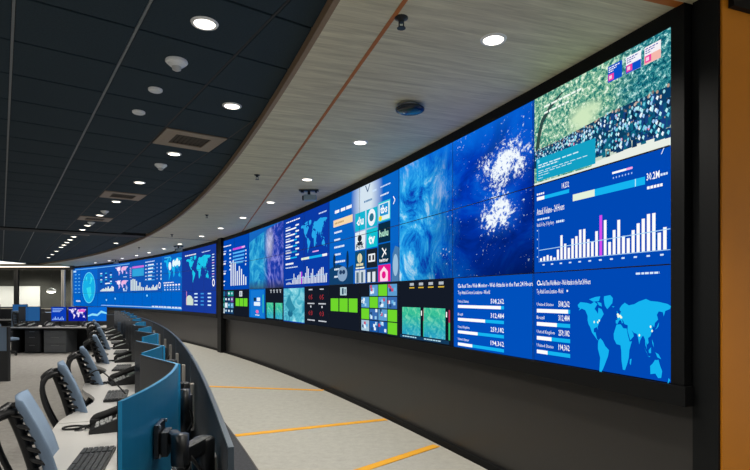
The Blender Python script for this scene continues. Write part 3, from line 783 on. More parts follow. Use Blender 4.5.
for v0 in (.22, 1.14):
    g.map(5.0, 6.45, v0, v0 + .62, 'e4c4f0', 2); g.disc(5.4, v0 + .18, .2, .14, 'fbe8ff', 3); g.disc(5.95, v0 + .16, .24, .13, 'f4b4e0', 3); g.rect(5.9, 6.3, v0 + .7, v0 + .76, 'b0d0f4', 2)
g.rect(5.9, 6.02, 1.7, 1.84, W, 2); g.rect(6.2, 6.35, 1.6, 1.8, 'a4c4ec', 2)
for c in range(3):
    for k in range(6): g.rect(3.3 + .55 * c, 3.52 + .55 * c, .55 + .15 * k, .63 + .15 * k, ['d4ecff', '38c4e8', '0e3c80'][(k + c) % 3], 2)
g.rect(3.9, 4.4, 1.28, 1.36, W, 3)
bars(g, 3.3, 4.85, 1.88, [.08, .16, .2, .16, .26, .22, .34, .18, .24, .36, .3], None, 'e0ecec', .9)
g.build('status_charts', VL)
g = Gfx('L'); g.disc(1.98, 1.58, .72, 1.16, '18b0e8', 2, 36)
for P, c in (([(1.6, .8), (2.0, .6), (2.4, .9), (2.2, 1.3), (1.8, 1.2)], '3ce0f0'), ([(1.7, 1.6), (2.2, 1.5), (2.3, 2.1), (1.95, 2.5), (1.75, 2.1)], '34d8ec')): g.poly(P, c, 3)
g.ring(1.98, 1.58, .74, 1.18, .95, '70e0f8', 3, 30)
for c in (.35, .75):
    for k in range(6): g.rect(c, c + .2, .5 + .28 * k, .56 + .28 * k, '6cc0f0', 2)
g.dashes(.5, 1.0, 2.55, .12, 'd8f0ff', 2); g.rect(.1, .5, .2, .34, 'b8dcf8', 2); g.rect(.4, 6.6, .10, .16, '70b4ec', 2)
g.build('globe_picture', VL)
g = Gfx('L')
for k in range(12): g.line((2.2 + .82 * k, 2.1), (2.2 + .82 * k, 2.8), .012, '0a58b8', 2)
g.rect(3.4, 12.0, 2.86, 2.91, '9cc4ec', 2); g.dashes(9.0, 12.0, 2.80, .07, 'd4e4f4', 3)
for x, y in ((8.5, 2.2), (4.0, 2.5), (5.0, 2.4)): g.disc(x, y, .07, .07, '9ce0ff', 3, 10)
g.build('lower_strip', VL)

# ------------------------------------------------------------------ ceiling fixtures
def vent():
    t = thing('ceiling_vent', '', 'vent')
    fm = mat('vent_frame', '94826c', .5, .2)
    b = MB(); T = .3
    for c, d in (((0, .245, -.004), (.62, .13, .012)), ((0, -.245, -.004), (.62, .13, .012)), ((.245, 0, -.004), (.13, .36, .012)), ((-.245, 0, -.004), (.13, .36, .012))): b.box(c, d)
    b.build('frame', fm, t)
    b = MB(); b.box((0, 0, .05), (.40, .40, .01)); b.build('throat', FRAMEM, t)
    for k in range(8):
        b = MB(); b.box((0, 0, 0), (.36, .028, .003), 0, Matrix.Translation((0, -.155 + .044 * k, .005)) @ Matrix.Rotation(rad(40), 4, 'X')); b.build('slat', mat('vent_slat', '4a433b', .5, .2), t)
    return t
v0 = vent()
VL_ = ['large square brown ceiling vent nearest the camera in the dark tiles', 'second nearest square vent in the dark tile ceiling', 'third nearest square vent in the dark tile ceiling', 'farthest square vent in the dark tiles before the bulkhead']
for i, (u, v) in enumerate(VENTS):
    p = grid(u, v, CEIL)
    o = v0 if i == 0 else dup(v0, p, GA + PI / 2, VL_[i])
    o.location = p; o.rotation_euler = (0, 0, GA + PI / 2); o['label'] = VL_[i]; o['group'] = 'square vents in the dark ceiling'
def smoke():
    t = thing('smoke_detector', '', 'smoke detector')
    b = MB(); b.lathe([(.075, 0), (.078, -.012), (.07, -.022)], 24); b.build('base', WHITEP, t)
    b = MB(); b.lathe([(.058, -.020), (.056, -.034), (.04, -.046)], 24); b.build('body', WHITEP, t)
    b = MB(); b.lathe([(.034, -.045), (.030, -.066), (.016, -.074), (0, -.075)], 20); b.build('sensor_cap', mat('sensor_grey', 'c4c4c0', .4), t)
    return t
sd0 = smoke()
for i, (u, v, lb) in enumerate(((3.94, 1.032, 'white smoke detector with stepped cone beside the largest downlight'), (7.155, 1.677, 'small white smoke detector past the nearest vent'), (11.66, 1.677, 'far white smoke detector between the second and third vents'), (13.59, 1.677, 'farthest white smoke detector past the third vent'))):
    o = sd0 if i == 0 else dup(sd0, grid(u, v, CEIL), 0, lb)
    o.location = grid(u, v, CEIL); o['label'] = lb; o['group'] = 'smoke detectors'
def disc_():
    t = thing('ceiling_sensor', '', 'sensor')
    b = MB(); b.lathe([(.056, 0), (.056, -.012), (.046, -.020)], 24); b.build('housing', WHITEP, t)
    b = MB(); b.lathe([(.045, -.0195), (.03, -.024), (0, -.025)], 20); b.build('cover', mat('sensor_cover', 'e2e4e2', .35), t)
    return t
ds0 = disc_()
for i, (u, lb) in enumerate(((4.583, 'flat white disc sensor next to the stepped smoke detector'), (5.226, 'smaller flat white disc sensor nearest the first vent'))):
    o = ds0 if i == 0 else dup(ds0, grid(u, 1.032, CEIL), 0, lb)
    o.location = grid(u, 1.032, CEIL); o['label'] = lb; o['group'] = 'flat disc sensors'
# sprinklers in the soffit
def sprink():
    t = thing('sprinkler', '', 'sprinkler')
    b = MB(); b.lathe([(.040, 0), (.040, -.006), (.020, -.014), (.014, -.03)], 16); b.build('escutcheon', BLACKM, t)
    b = MB()
    for s_ in (-1, 1): b.box((s_ * .014, 0, -.042), (.005, .008, .03))
    b.box((0, 0, -.058), (.036, .010, .005)); b.build('yoke', BLACKM, t)
    b = MB(); b.lathe([(.026, -.064), (.026, -.061), (0, -.060)], 14); b.build('deflector', BLACKM, t)
    return t
sp0 = sprink()
for i, a in enumerate((21.58, 25.52, 29.03, 32.52, 36.47)):
    lb = 'black pendent sprinkler in the wood soffit, %s of five' % ORD[i]
    o = sp0 if i == 0 else dup(sp0, pol(63.68, a, SOFF), rad(a), lb)
    o.location = pol(63.66 + .01 * i, a, SOFF); o.rotation_euler = (0, 0, rad(a)); o['label'] = lb; o['group'] = 'sprinklers in the soffit'
# access point: dark disc hung a little under the soffit
t = thing('access_point', 'black oval dome on a pale mount in the near wood soffit', 'access point', pol(64.33, 22.71, SOFF))
b = MB(); b.lathe([(.085, 0), (.085, -.02), (.08, -.026)], 28); b.build('mount', GREYM, t)
b = MB(); b.lathe([(.112, -.024), (.125, -.034), (.122, -.048), (.09, -.062), (0, -.070)], 36); b.build('dome', mat('dome_gloss', '15202a', .18), t)
b = MB(); b.lathe([(.010, -.0695), (.010, -.073), (0, -.074)], 12, 0, Matrix.Translation((-.05, .01, .006))); b.build('status_light', WHITEP, t)
# projectors / cameras hung from the soffit
def proj():
    t = thing('ceiling_camera', '', 'camera')
    b = MB(); b.box((0, 0, -.012), (.30, .10, .018), bev=.004); b.box((-.10, 0, -.03), (.05, .08, .03), bev=.004); b.box((.11, 0, -.03), (.03, .05, .03), bev=.004); b.build('mount_plate', BLACKM, t)
    b = MB(); b.cyl((0, 0, -.02), (0, 0, -.085), .022); b.build('stem', BLACKM, t)
    b = MB(); b.box((.02, 0, -.125), (.19, .13, .085), bev=.012); b.build('body', mat('camera_shell', '8fa0a8', .4), t)
    b = MB(); b.cyl((-.075, 0, -.125), (-.10, 0, -.125), .038); b.build('lens', BLACK, t)
    return t
pj0 = proj()
for i, (r, a, lb) in enumerate(((64.62, 26.10, 'silver ceiling camera on a black bracket above the second bank map'), (64.62, 35.35, 'far ceiling camera above the black upright between banks'), (64.62, 42.60, 'farthest small ceiling camera above the far video wall'))):
    o = pj0 if i == 0 else dup(pj0, pol(r, a, SOFF), 0, lb)
    o.location = pol(r, a, SOFF); o.rotation_euler = (0, 0, rad(a) - .45); o['label'] = lb; o['group'] = 'cameras hung from the soffit'

# ------------------------------------------------------------------ main console row
deskw = mat('white_laminate', 'c6c5c2', .4, 0, .03, 30)
deskd = mat('dark_desk_body', '2a2b2d', .6)
ST = 1.745
SEAM = [20.25] + [22.63 + ST * k for k in range(0, 6)]
def front_r(a):
    x = ((a - 23.35) / ST) % 1.0
    d = min(x, 1 - x)
    return 61.725 + .15 * (0.5 + .5 * math.cos(min(d / .40, 1) * PI))
NEARD = ['nearest', 'second', 'third', 'fourth', 'fifth', 'sixth', 'seventh']
for k in range(6):
    a0, a1 = SEAM[k] + .007, SEAM[k + 1] - .007
    org = pol(62.1, (a0 + a1) / 2)
    lb = 'white scalloped console desk section, %s from the camera in the long row' % NEARD[k]
    t = thing('console_desk', lb, 'desk', org, 0, 'console desks in the long row')
    n = 22
    outer = [pol(front_r(a0 + (a1 - a0) * i / n), a0 + (a1 - a0) * i / n) - org for i in range(n + 1)]
    inner = [pol(62.46, a0 + (a1 - a0) * i / n) - org for i in range(n, -1, -1)]
    b = MB(); b.prism(outer + inner, .703, .733); b.build('worktop', deskw, t)
    b = MB(); b.arc(62.46, 62.505, a0, a1, .66, .725, org=org); b.build('cable_tray', GREYM, t)
    for a in (a0 + .06, a1 - .06):
        b = MB(); b.arc(61.95, 62.44, a - .02, a + .02, 0, .703, n=1, org=org); b.build('end_panel', deskd, t)
    b = MB(); b.arc(62.40, 62.43, a0 + .08, a1 - .08, .08, .703, org=org); b.build('modesty_panel', deskd, t)
    b = MB()
    c = pol(61.88, a1 - .22) - org
    b.lathe([(.028, .733), (.028, .7345), (0, .7345)], 16, 0, Matrix.Translation((c.x, c.y, 0))); b.build('cable_grommet', BLACK, t)
    # upholstered partition behind each section
    p0 = max(a0, 20.37)
    pt = thing('desk_partition', 'dark grey partition with pale cap behind the %s console desk' % NEARD[k], 'partition', pol(62.55, (p0 + a1) / 2), 0, 'partitions behind the console desks')
    og = pt.location.copy()
    b = MB(); b.arc(62.549, 62.561, p0 + .012, a1, .02, 1.133, n=8, org=og); b.build('panel', mat('partition_cloth', '3b3c3e', .85, 0, .25, 90, .3), pt)
    b = MB(); b.arc(62.547, 62.563, p0, a1, 1.132, 1.142, n=8, org=og); b.build('cap_rail', mat('partition_rail', '5a6670', .3, .6), pt)
    b = MB(); b.arc(62.547, 62.563, p0, p0 + .012, 0.0, 1.132, n=1, org=og); b.build('end_post', mat('partition_rail', '5a6670', .3, .6), pt)
    m = (a0 + a1) / 2
    for q in (a0 + .45, a1 - .45):
        b = MB(); b.arc(62.515, 62.54, q - .025, q + .025, .733, 1.02, n=1, org=og); b.build('rail_post', mat('post_beige', 'a9a298', .45, .2), pt)
t = thing('end_partition', 'dark square partition closing the far end of the long console row', 'partition', pol(62.3, 31.75), rad(31.75) - .45)
b = MB(); b.box((0, 0, .58), (.48, .04, 1.10), bev=.005); b.build('panel', mat('partition_cloth', '3b3c3e', .85), t)
b = MB(); b.box((0, 0, 1.137), (.49, .045, .014)); b.build('cap_rail', mat('partition_rail', '5a6670'), t)
b = MB(); b.box((0, 0, .015), (.40, .30, .03), bev=.004); b.build('foot', BLACK, t)
# low dark plinth line where the two carpets meet
b = MB(); b.arc(63.165, 63.18, 18, 34, 0, .008, n=40); struct('trim_12', b, mat('carpet_edge', '4a4846', .9))

# monitors: near one of each pair shows its back, far one its dark screen
backm = mat('monitor_back', '2a98cc', .32, .6, .04, 20)  # blue reflection of the video wall is put into the base colour
def monitor(wd, name, curve, lab, my=0.0, H=.36):
    t = thing(name, lab, 'monitor')
    n = 14 if curve else 2
    def xc(y): return -(y * y) / (2 * 2.6) if curve else 0.0      # ends lean to the user (-x)
    def sheet(b, x0, x1, w_, z0, z1, mi=0):
        vs, fs = [], []
        for i in range(n + 1):
            y = -w_ / 2 + w_ * i / n
            for x, z in ((x0, z0), (x1, z0), (x1, z1), (x0, z1)): vs.append((x + xc(y), y, z))
        for i in range(n):
            for q in range(4):
                j = (q + 1) % 4; fs.append((i * 4 + q, i * 4 + j, (i + 1) * 4 + j, (i + 1) * 4 + q))
        fs += [(3, 2, 1, 0), (n * 4, n * 4 + 1, n * 4 + 2, n * 4 + 3)]
        b.add(vs, fs, mi)
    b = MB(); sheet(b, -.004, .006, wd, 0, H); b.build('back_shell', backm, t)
    b = MB(); sheet(b, -.0065, -.004, wd, 0, H); b.build('bezel', BLACK, t)
    b = MB(); sheet(b, -.0075, -.0065, wd - .014, .012, H - .008); b.build('screen', mat('dark_screen', '14202c', .12), t)
    b = MB(); b.box((.012, my, H / 2), (.013, .10, .10), bev=.002)
    pl = b.build('mount_plate', BLACKM, t)
    for y in (-.045, .045):
        for z in (-.045, .045):
            b = MB(); b.cyl((.021, my + y, H / 2 + z), (.025, my + y, H / 2 + z), .006, 8); b.build('bolt', GREYM, pl)
    return t
def arm():
    t = thing('monitor_arm', '', 'monitor arm')
    b = MB(); b.cyl((.135, .05, .733), (.135, .05, 1.075), .028, 16); b.box((.135, .05, .75), (.09, .09, .03), bev=.006); b.build('pole', BLACKM, t)
    b = MB(); b.lathe([(.036, .95), (.036, 1.10), (.030, 1.106), (0, 1.106)], 18, 0, Matrix.Translation((.135, .05, 0))); b.build('collar', BLACKM, t)
    def bar(b, p, q, z, w_, h_):
        d = Vector((q[0] - p[0], q[1] - p[1], 0)); L = d.length
        b.box((L / 2, 0, 0), (L + w_ * .8, w_, h_), 0, Matrix.Translation((p[0], p[1], z)) @ Matrix.Rotation(math.atan2(d.y, d.x), 4, 'Z'), .010)
    b = MB(); bar(b, (.135, .05), (.085, -.075), 1.085, .046, .05); b.build('lower_arm', BLACKM, t)
    b = MB(); bar(b, (.085, -.075), (.05, .0), 1.128, .036, .036); b.lathe([(.026, 1.06), (.026, 1.15), (0, 1.152)], 14, 0, Matrix.Translation((.085, -.075, 0))); b.build('upper_arm', BLACKM, t)
    b = MB(); b.box((.032, 0, 1.11), (.022, .075, .075), bev=.004); b.build('head', BLACKM, t)
    b = MB(); b.tube([(.11, -.06, 1.08), (.15, 0, .98), (.10, .03, .88), (.12, 0, .76)], .006, 6, sub=4); b.build('cable', RUBBER, t)
    return t
def place_line(P, Q):
    d = Q - P; return (P + Q) / 2, math.atan2(d.y, d.x) - PI / 2
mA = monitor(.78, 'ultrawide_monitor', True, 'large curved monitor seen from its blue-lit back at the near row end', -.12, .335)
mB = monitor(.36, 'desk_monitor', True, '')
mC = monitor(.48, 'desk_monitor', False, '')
ar0 = arm()
NP = 10
def labw(k): return ORD[k]
for k in range(NP):
    ap, ra = ([(21.06, 62.42), (21.87, 62.36), (22.88, 62.33), (23.83, 62.29), (24.8, 62.26), (25.75, 62.24)] + [(25.75 + .93 * (k - 5), 62.23)])[min(k, 6)]
    if k == 0:
        c, rz = place_line(pol(62.305, 20.36), pol(62.445, 21.06)); o = mA
    else:
        c, rz = place_line(pol(ra - .088, ap - .335), pol(ra, ap))
        lb = 'desk monitor with its lit blue back showing, %s behind the large curved one' % ['', 'first', 'second', 'third', 'fourth', 'fifth', 'sixth', 'seventh', 'eighth', 'ninth', 'tenth', 'eleventh', 'twelfth'][k]
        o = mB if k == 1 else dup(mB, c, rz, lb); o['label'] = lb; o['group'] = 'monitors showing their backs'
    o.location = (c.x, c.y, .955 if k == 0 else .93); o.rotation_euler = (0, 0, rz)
    lb = 'black jointed arm holding the %s back-facing monitor' % labw(k)
    o = ar0 if k == 0 else dup(ar0, (c.x, c.y, 0), rz, lb)
    if k == 0: c = c + Vector((-math.sin(rz), math.cos(rz), 0)) * -.12
    o.location = (c.x, c.y, 0); o.rotation_euler = (0, 0, rz); o['label'] = lb; o['group'] = 'monitor arms'
    c, rz = place_line(pol(ra + .005, ap + .03), pol(ra - .155, ap + .445))
    lb = 'dark desk monitor facing the chairs, %s to the camera in the long row' % labw(k)
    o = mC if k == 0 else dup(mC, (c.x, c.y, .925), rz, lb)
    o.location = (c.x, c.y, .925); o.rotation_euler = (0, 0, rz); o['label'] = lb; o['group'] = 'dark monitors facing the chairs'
    lb = 'black jointed arm holding the %s chair-facing dark monitor' % labw(k)
    o = dup(ar0, (c.x, c.y, 0), rz, lb)
# loose cables between the monitors and the partition
rc = random.Random(11)
for k in range(8):
    a = 20.75 + .85 * k
    P = pol(62.46, a, .745)
    pts = [Vector((0, 0, 0)), Vector((-.05, .10, .004)), Vector((-.02, .22, .06)), Vector((.03, .30, .20)), Vector((.02, .36, .08)), Vector((-.03, .46, .004)), Vector((.0, .58, .002))]
    b = MB(); b.tube([p_ + Vector((rc.uniform(-.02, .02), rc.uniform(-.03, .03), rc.uniform(0, .03))) for p_ in pts], .006, 6, sub=4)
    o = b.build('power_cable', [RUBBER, WHITEP][k % 2]); o.location = P; o.rotation_euler = (0, 0, rad(a))
    tag(o, '%s power cable looping on the console top behind the %s pair of monitors' % (['black', 'white'][k % 2], ORD[k]), 'cable', 'cables behind the monitors')
# keyboards
keym = mat('key_black', '26282b', .5)
def keyboard():
    t = thing('keyboard', '', 'keyboard')
    b = MB(); b.box((0, 0, .010), (.165, .45, .016), bev=.005); b.build('case', BLACK, t)
    b = MB()
    for r in range(6):
        for c in range(18):
            if r == 0 and 5 < c < 12: continue
            if c in (13,) : continue
            b.box((-.064 + .0255 * r, -.205 + .0242 * c, .021), (.020, .0195, .008))
    b.box((-.064, .01, .021), (.020, .14, .008)); b.build('keycaps', mat('keycaps', '3f4347', .5), t, 'stuff')
    return t
# desk phones
def phone():
    t = thing('desk_phone', '', 'telephone')
    b = MB(); M = Matrix.Rotation(PI / 2, 4, 'X')
    pr = [(-.115, 0), (.115, 0), (.115, .085), (.09, .092), (-.105, .022), (-.115, .015)]
    b.prism([(x, z) for x, z in pr], -.10, .10, 0, M); b.build('base', BLACK, t)
    sl = math.atan2(.07, .195)
    T = Matrix.Translation((-.01, 0, .057)) @ Matrix.Rotation(-sl, 4, 'Y')
    b = MB(); b.box((.055, -.02, .004), (.055, .075, .006), 0, T); b.build('display', mat('phone_lcd', '8a958f', .2), t)
    b = MB()
    for r in range(4):
        for c in range(3): b.box((-.07 + .022 * r, -.045 + .024 * c, .006), (.015, .018, .008), 0, T)
    for r in range(4): b.box((-.07 + .03 * r, -.085, .006), (.02, .018, .006), 0, T)
    b.build('buttons', mat('phone_keys', 'b4b6b6', .4), t, 'stuff')
    b = MB(); b.tube([(-.10, .073, .022), (-.09, .073, .052), (-.03, .073, .072), (.04, .073, .098), (.10, .073, .118), (.118, .073, .108)], .021, 10, sub=4)
    b.box((-.095, .073, .034), (.05, .052, .03), 0, None, .008); b.box((.102, .073, .102), (.05, .052, .03), 0, Matrix.Identity(4), .008); b.build('handset', RUBBER, t)
    b = MB(); pts = [(-.11 - .03 * math.sin(i * .5), .075 + .012 * math.cos(i * 2.2) - .004 * i, .012 + .008 * math.sin(i * 2.2)) for i in range(26)]
    b.tube(pts, .0035, 5, sub=1); b.build('handset_cord', RUBBER, t)
    return t
def strap():
    t = thing('cord', '', 'cord')
    b = MB()
    pts = [(-.13, .04, .006), (-.19, .055, .007), (-.24, .02, .007), (-.22, -.035, .007), (-.15, -.03, .007), (-.12, .005, .009), (-.05, .012, .012), (.05, .0, .010), (.14, -.01, .008)]
    b.tube(pts, .006, 8, sub=6); b.build('loop', RUBBER, t)
    b = MB(); b.box((-.10, .006, .012), (.06, .026, .014), bev=.005); b.build('plug', BLACK, t)
    return t
kb0, ph0, st0 = keyboard(), phone(), strap()
for k in range(6):
    a = 21.70 + ST * k
    lb = 'black keyboard on the %s console desk of the long row' % NEARD[k]
    o = kb0 if k == 0 else dup(kb0, (0, 0, 0), 0, lb)
    o.location = pol(62.03, a, .733); o.rotation_euler = (0, 0, rad(a) - .06 + .05 * math.sin(k * 2)); o['label'] = lb; o['group'] = 'keyboards on the console row'
    lb = 'black desk phone with light keys on the %s console desk' % NEARD[k]
    o = ph0 if k == 0 else dup(ph0, (0, 0, 0), 0, lb)
    o.scale = (1.14, 1.14, 1.14); o.location = pol(62.075, a + .68, .733); o.rotation_euler = (0, 0, rad(a) + .12 * math.sin(k * 1.7) + .06); o['label'] = lb; o['group'] = 'phones on the console row'
    lb = 'black looped cord lying by the phone on the %s console desk' % NEARD[k]
    o = st0 if k == 0 else dup(st0, (0, 0, 0), 0, lb)
    o.location = pol(62.02, a + .73, .733); o.rotation_euler = (0, 0, rad(a) - .15 + .2 * math.sin(k * 2.3)); o['label'] = lb; o['group'] = 'looped cords on the console row'
# thin cord arcing from the second chair to the second keyboard
P1, P2 = pol(62.10, 23.40, .76), pol(61.77, 23.95, .84)
b = MB(); b.tube([P1 - P1, (P2 - P1) * .35 + Vector((0, 0, .07)), (P2 - P1) * .7 + Vector((0, 0, .10)), P2 - P1], .006, 7, sub=8)
o = b.build('microphone', RUBBER); o.location = P1; b = None
tag(o, 'thin black gooseneck stem arcing up from the second keyboard', 'microphone')

# ------------------------------------------------------------------ chairs
fab = mat('blue_grey_fabric', '788da5', .85, 0, .12, 150, .2)
def chair():
    t = thing('office_chair', '', 'chair')
    prof = [(.055, .47), (.068, .58), (.055, .70), (.025, .82), (-.015, .93), (-.055, 1.02), (-.075, 1.075)]
    def bx(z):
        for (x0, z0), (x1, z1) in zip(prof, prof[1:]):
            if z0 <= z <= z1: return x0 + (x1 - x0) * (z - z0) / (z1 - z0)
        return prof[-1][0]
    b = MB(); nz_, ny = 14, 8; vs, fs = [], []
    for side in (0, 1):
        for i in range(nz_ + 1):
            z = .47 + .605 * i / nz_
            hw = .235 - .05 * (i / nz_) ** 2
            for j in range(ny + 1):
                y = hw * (2 * j / ny - 1)
                edge = (abs(2 * j / ny - 1)) ** 4
                x = bx(z) + .05 * (y / .23) ** 2 + (.022 if side == 0 else -.022) * (1 - .7 * edge) * (1 if 0 < i < nz_ else .4)
                vs.append((x, y, z))
    K = (nz_ + 1) * (ny + 1)
    for i in range(nz_):
        for j in range(ny):
            q = i * (ny + 1) + j
            fs.append((q, q + 1, q + ny + 2, q + ny + 1)); fs.append((K + q, K + q + ny + 1, K + q + ny + 2, K + q + 1))
    for i in range(nz_):
        for j in (0, ny):
            q = i * (ny + 1) + j; fs.append((q, q + ny + 1, K + q + ny + 1, K + q))
    for j in range(ny):
        for i in (0, nz_):
            q = i * (ny + 1) + j; fs.append((q, q + 1, K + q + 1, K + q))
    b.add(vs, fs, 0, None, True); b.build('backrest', fab, t)
    # spine and ribs behind the cloth
    b = MB(); b.tube([(bx(z) - .045 - .02 * math.sin((z - .47) * 5), 0, z) for z in (.45, .58, .70, .82, .93, 1.0)], .024, 8, sub=3); b.build('spine', BLACK, t)
    for i in range(9):
        z = .53 + .058 * i; hw = .17 - .03 * (i / 9)
        b = MB(); b.tube([(bx(z) + .02, -hw, z), (bx(z) - .035, -hw * .5, z), (bx(z) - .055, 0, z), (bx(z) - .035, hw * .5, z), (bx(z) + .02, hw, z)], .011, 6, sub=2); b.build('rib', BLACK, t)
    for s_ in (-1, 1):
        b = MB(); b.tube([(-.075, s_ * .09, 1.015), (-.135, s_ * .10, 1.00), (-.175, s_ * .105, .93), (-.165, s_ * .11, .82), (-.115, s_ * .11, .68), (-.05, s_ * .10, .55), (.02, s_ * .08, .43)], .020, 8, sub=4, flat=.8); b.build('back_frame', BLACK, t)
    b = MB(); b.tube([(-.11, -.10, 1.01), (-.155, -.05, .985), (-.165, 0, .975), (-.155, .05, .985), (-.11, .10, 1.01)], .024, 8, sub=3); b.build('top_yoke', BLACK, t)
    # seat
    b = MB(); M = Matrix.Translation((.27, 0, .44)); b.box((0, 0, 0), (.46, .50, .07), 0, M, .03); b.build('seat', fab, t)
    b = MB(); b.box((.25, 0, .385), (.36, .36, .04), bev=.01); b.build('seat_pan', BLACK, t)
    for s_ in (-1, 1):
        b = MB(); b.tube([(.12, s_ * .24, .40), (.14, s_ * .29, .47), (.16, s_ * .29, .62)], .018, 8, sub=3); b.box((.20, s_ * .285, .635), (.26, .085, .028), bev=.01); b.build('armrest', BLACK, t)
    b = MB(); b.cyl((.24, 0, .10), (.24, 0, .37), .028); b.build('gas_column', BLACKM, t)
    for k in range(5):
        a = 2 * PI * k / 5 + .3; c_, s2 = math.cos(a), math.sin(a)
        b = MB(); b.tube([(.24, 0, .12), (.24 + .16 * c_, .16 * s2, .105), (.24 + .30 * c_, .30 * s2, .075)], .022, 8, sub=3)
        lg = b.build('leg', BLACK, t)
        b = MB(); M = Matrix.Translation((.24 + .30 * c_, .30 * s2, .03)) @ Matrix.Rotation(a + 1.2, 4, 'Z')
        b.cyl(M @ Vector((0, -.022, 0)), M @ Vector((0, .022, 0)), .03, 12); b.build('caster', RUBBER, lg)
    return t
ch0 = chair()
CH = [(61.77, 21.80, .15), (61.74, 23.10, .15), (61.76, 24.30, .14), (61.78, 25.9, .05), (61.8, 27.7, .02), (61.78, 29.3, .10), (61.8, 30.6, .0)]
for k, (r, a, sw) in enumerate(CH):
    lb = 'blue-grey office chair with black ribbed back, %s to the camera along the long row' % ORD[k]
    o = ch0 if k == 0 else dup(ch0, (0, 0, 0), 0, lb)
    o.location = pol(r, a); o.rotation_euler = (0, 0, rad(a) + sw); o['label'] = lb; o['group'] = 'chairs along the long row'

# ------------------------------------------------------------------ desks across the room
def cross_desk(x0, x1, y, dp, lab):
    t = thing('cross_desk', lab, 'desk', ((x0 + x1) / 2, y, 0))
    hw = (x1 - x0) / 2
    b = MB(); b.box((0, dp / 2, .718), (2 * hw, dp, .03), bev=.004); b.build('worktop', deskw, t)
    b = MB(); b.box((0, .012, .69), (2 * hw - .02, .02, .03)); b.build('edge_rail', BLACK, t)
    for s_ in (-1, 1):
        b = MB(); b.box((s_ * (hw - .04), dp / 2, .35), (.04, dp - .06, .70)); b.build('end_panel', deskd, t)
    b = MB(); b.box((0, dp - .05, .38), (2 * hw - .12, .03, .62)); b.build('modesty_panel', deskd, t)
    b = MB(); b.box((0, dp + .02, .55), (2 * hw, .04, 1.1)); b.build('rear_screen', mat('rear_screen_cloth', '34363a', .85, 0, .2, 60), t)
    return t
cross_desk(-10.0, -7.25, 14.5, .95, 'white cross desk with dark base and grey pedestal under it, left of the row')
cross_desk(-17.2, -12.6, 19.2, 1.0, 'farther pale desk at the left edge before the glass wall')
def pedestal(x, y, wd, lab, m):
    t = thing('pedestal_cabinet', lab, 'cabinet', (x, y, 0))
    b = MB(); b.box((0, .27, .33), (wd, .54, .62), bev=.008); b.build('body', m, t)
    for z, h in ((.14, .22), (.37, .20), (.56, .14)):
        b = MB(); b.box((0, -.006, z), (wd - .03, .014, h - .015), bev=.003); d = b.build('drawer', m, t)
        b = MB(); b.box((0, -.018, z + h / 2 - .03), (wd * .35, .01, .012)); b.build('handle', GREYM, d)
pm = mat('grey_steel', '5a5d60', .5, .2)
pedestal(-8.80, 14.58, .62, 'wide grey steel pedestal under the white cross desk', pm)
pedestal(-9.45, 14.62, .42, 'dark pedestal left of the wide grey one under the cross desk', mat('dark_steel', '2e3033', .5, .2))
def lit_monitor(x, y, wd, lab, kind, z=.86, h=.42, rz=0.0):
    t = thing('desk_monitor', lab, 'monitor', (x, y, .733), rz)
    b = MB(); b.box((0, .02, h / 2 + .13), (wd, .035, h), bev=.006); b.build('back_shell', BLACK, t)
    b = MB(); b.box((0, .05, .10), (.05, .04, .20)); b.box((0, .05, .008), (.20, .16, .014), bev=.004); b.build('stand', BLACK, t)
    def R(b, x0, x1, z0, z1, d): b.add([(x0, -d, z0), (x1, -d, z0), (x1, -d, z1), (x0, -d, z1)], [(0, 1, 2, 3)])
    b = MB(); R(b, -wd / 2 + .01, wd / 2 - .01, .142, .12 + h, .0)
    cols = {'chart': '0a3cb4', 'map': '0c1e9c', 'sea': '0a6ad4', 'blue': '2c64a0', 'off': '101820'}
    scr = b.build('screen', glow(cols[kind], 1.0 if kind != 'blue' else .7) if kind != 'off' else mat('dark_screen', '14202c', .12), t)
    b = MB()
    if kind == 'chart':
        for i in range(9): R(b, -wd * .4 + i * wd * .085, -wd * .36 + i * wd * .085, .17, .20 + .07 * ((i * 7) % 5) / 4, .002)
        for i in range(3): R(b, -wd * .4, wd * (.1 + .1 * i), .40 + .04 * i, .415 + .04 * i, .002)
        b.build('chart', glow('a4ccff'), scr, 'stuff')
    elif kind == 'map':
        for P in MAP:
            pts = [(-wd / 2 + .02 + (X + 170) / 350 * (wd - .04), -.002, .20 + (Y + 56) / 140 * .30) for X, Y in P]
            b.add(pts, [list(range(len(pts)))])
        b.build('world_map', glow('eadcf8'), scr, 'stuff')
        b = MB(); R(b, wd * .05, wd * .40, .40, .47, .003); b.build('hot_region', glow('e060d0'), scr)
    elif kind == 'sea':
        b.add([(-wd * .48, -.002, .30), (-wd * .25, -.002, .36), (0, -.002, .34), (wd * .2, -.002, .44), (wd * .48, -.002, .38), (wd * .48, -.002, .34), (wd * .2, -.002, .37), (0, -.002, .28), (-wd * .25, -.002, .30), (-wd * .48, -.002, .26)], [list(range(10))])
        b.build('wave', glow('8ce0fa'), scr)
    return t
lit_monitor(-8.95, 15.0, .44, 'desk monitor showing a blue bar chart on the white cross desk', 'chart')
lit_monitor(-8.42, 15.0, .53, 'desk monitor showing a pink and white world map on cross desk', 'map')
lit_monitor(-7.86, 15.0, .56, 'desk monitor showing a bright blue wave picture on cross desk', 'sea')
lit_monitor(-9.72, 15.05, .42, 'desk monitor with a dim blue screen left on the cross desk', 'blue')
lit_monitor(-14.2, 19.7, .5, 'dark monitor on the farther pale desk left of another', 'off')
lit_monitor(-13.2, 19.7, .56, 'dim blue monitor on the farther pale desk nearest the row', 'blue')
lit_monitor(-15.6, 19.7, .5, 'dark monitor at far left end of the farther pale desk', 'off')
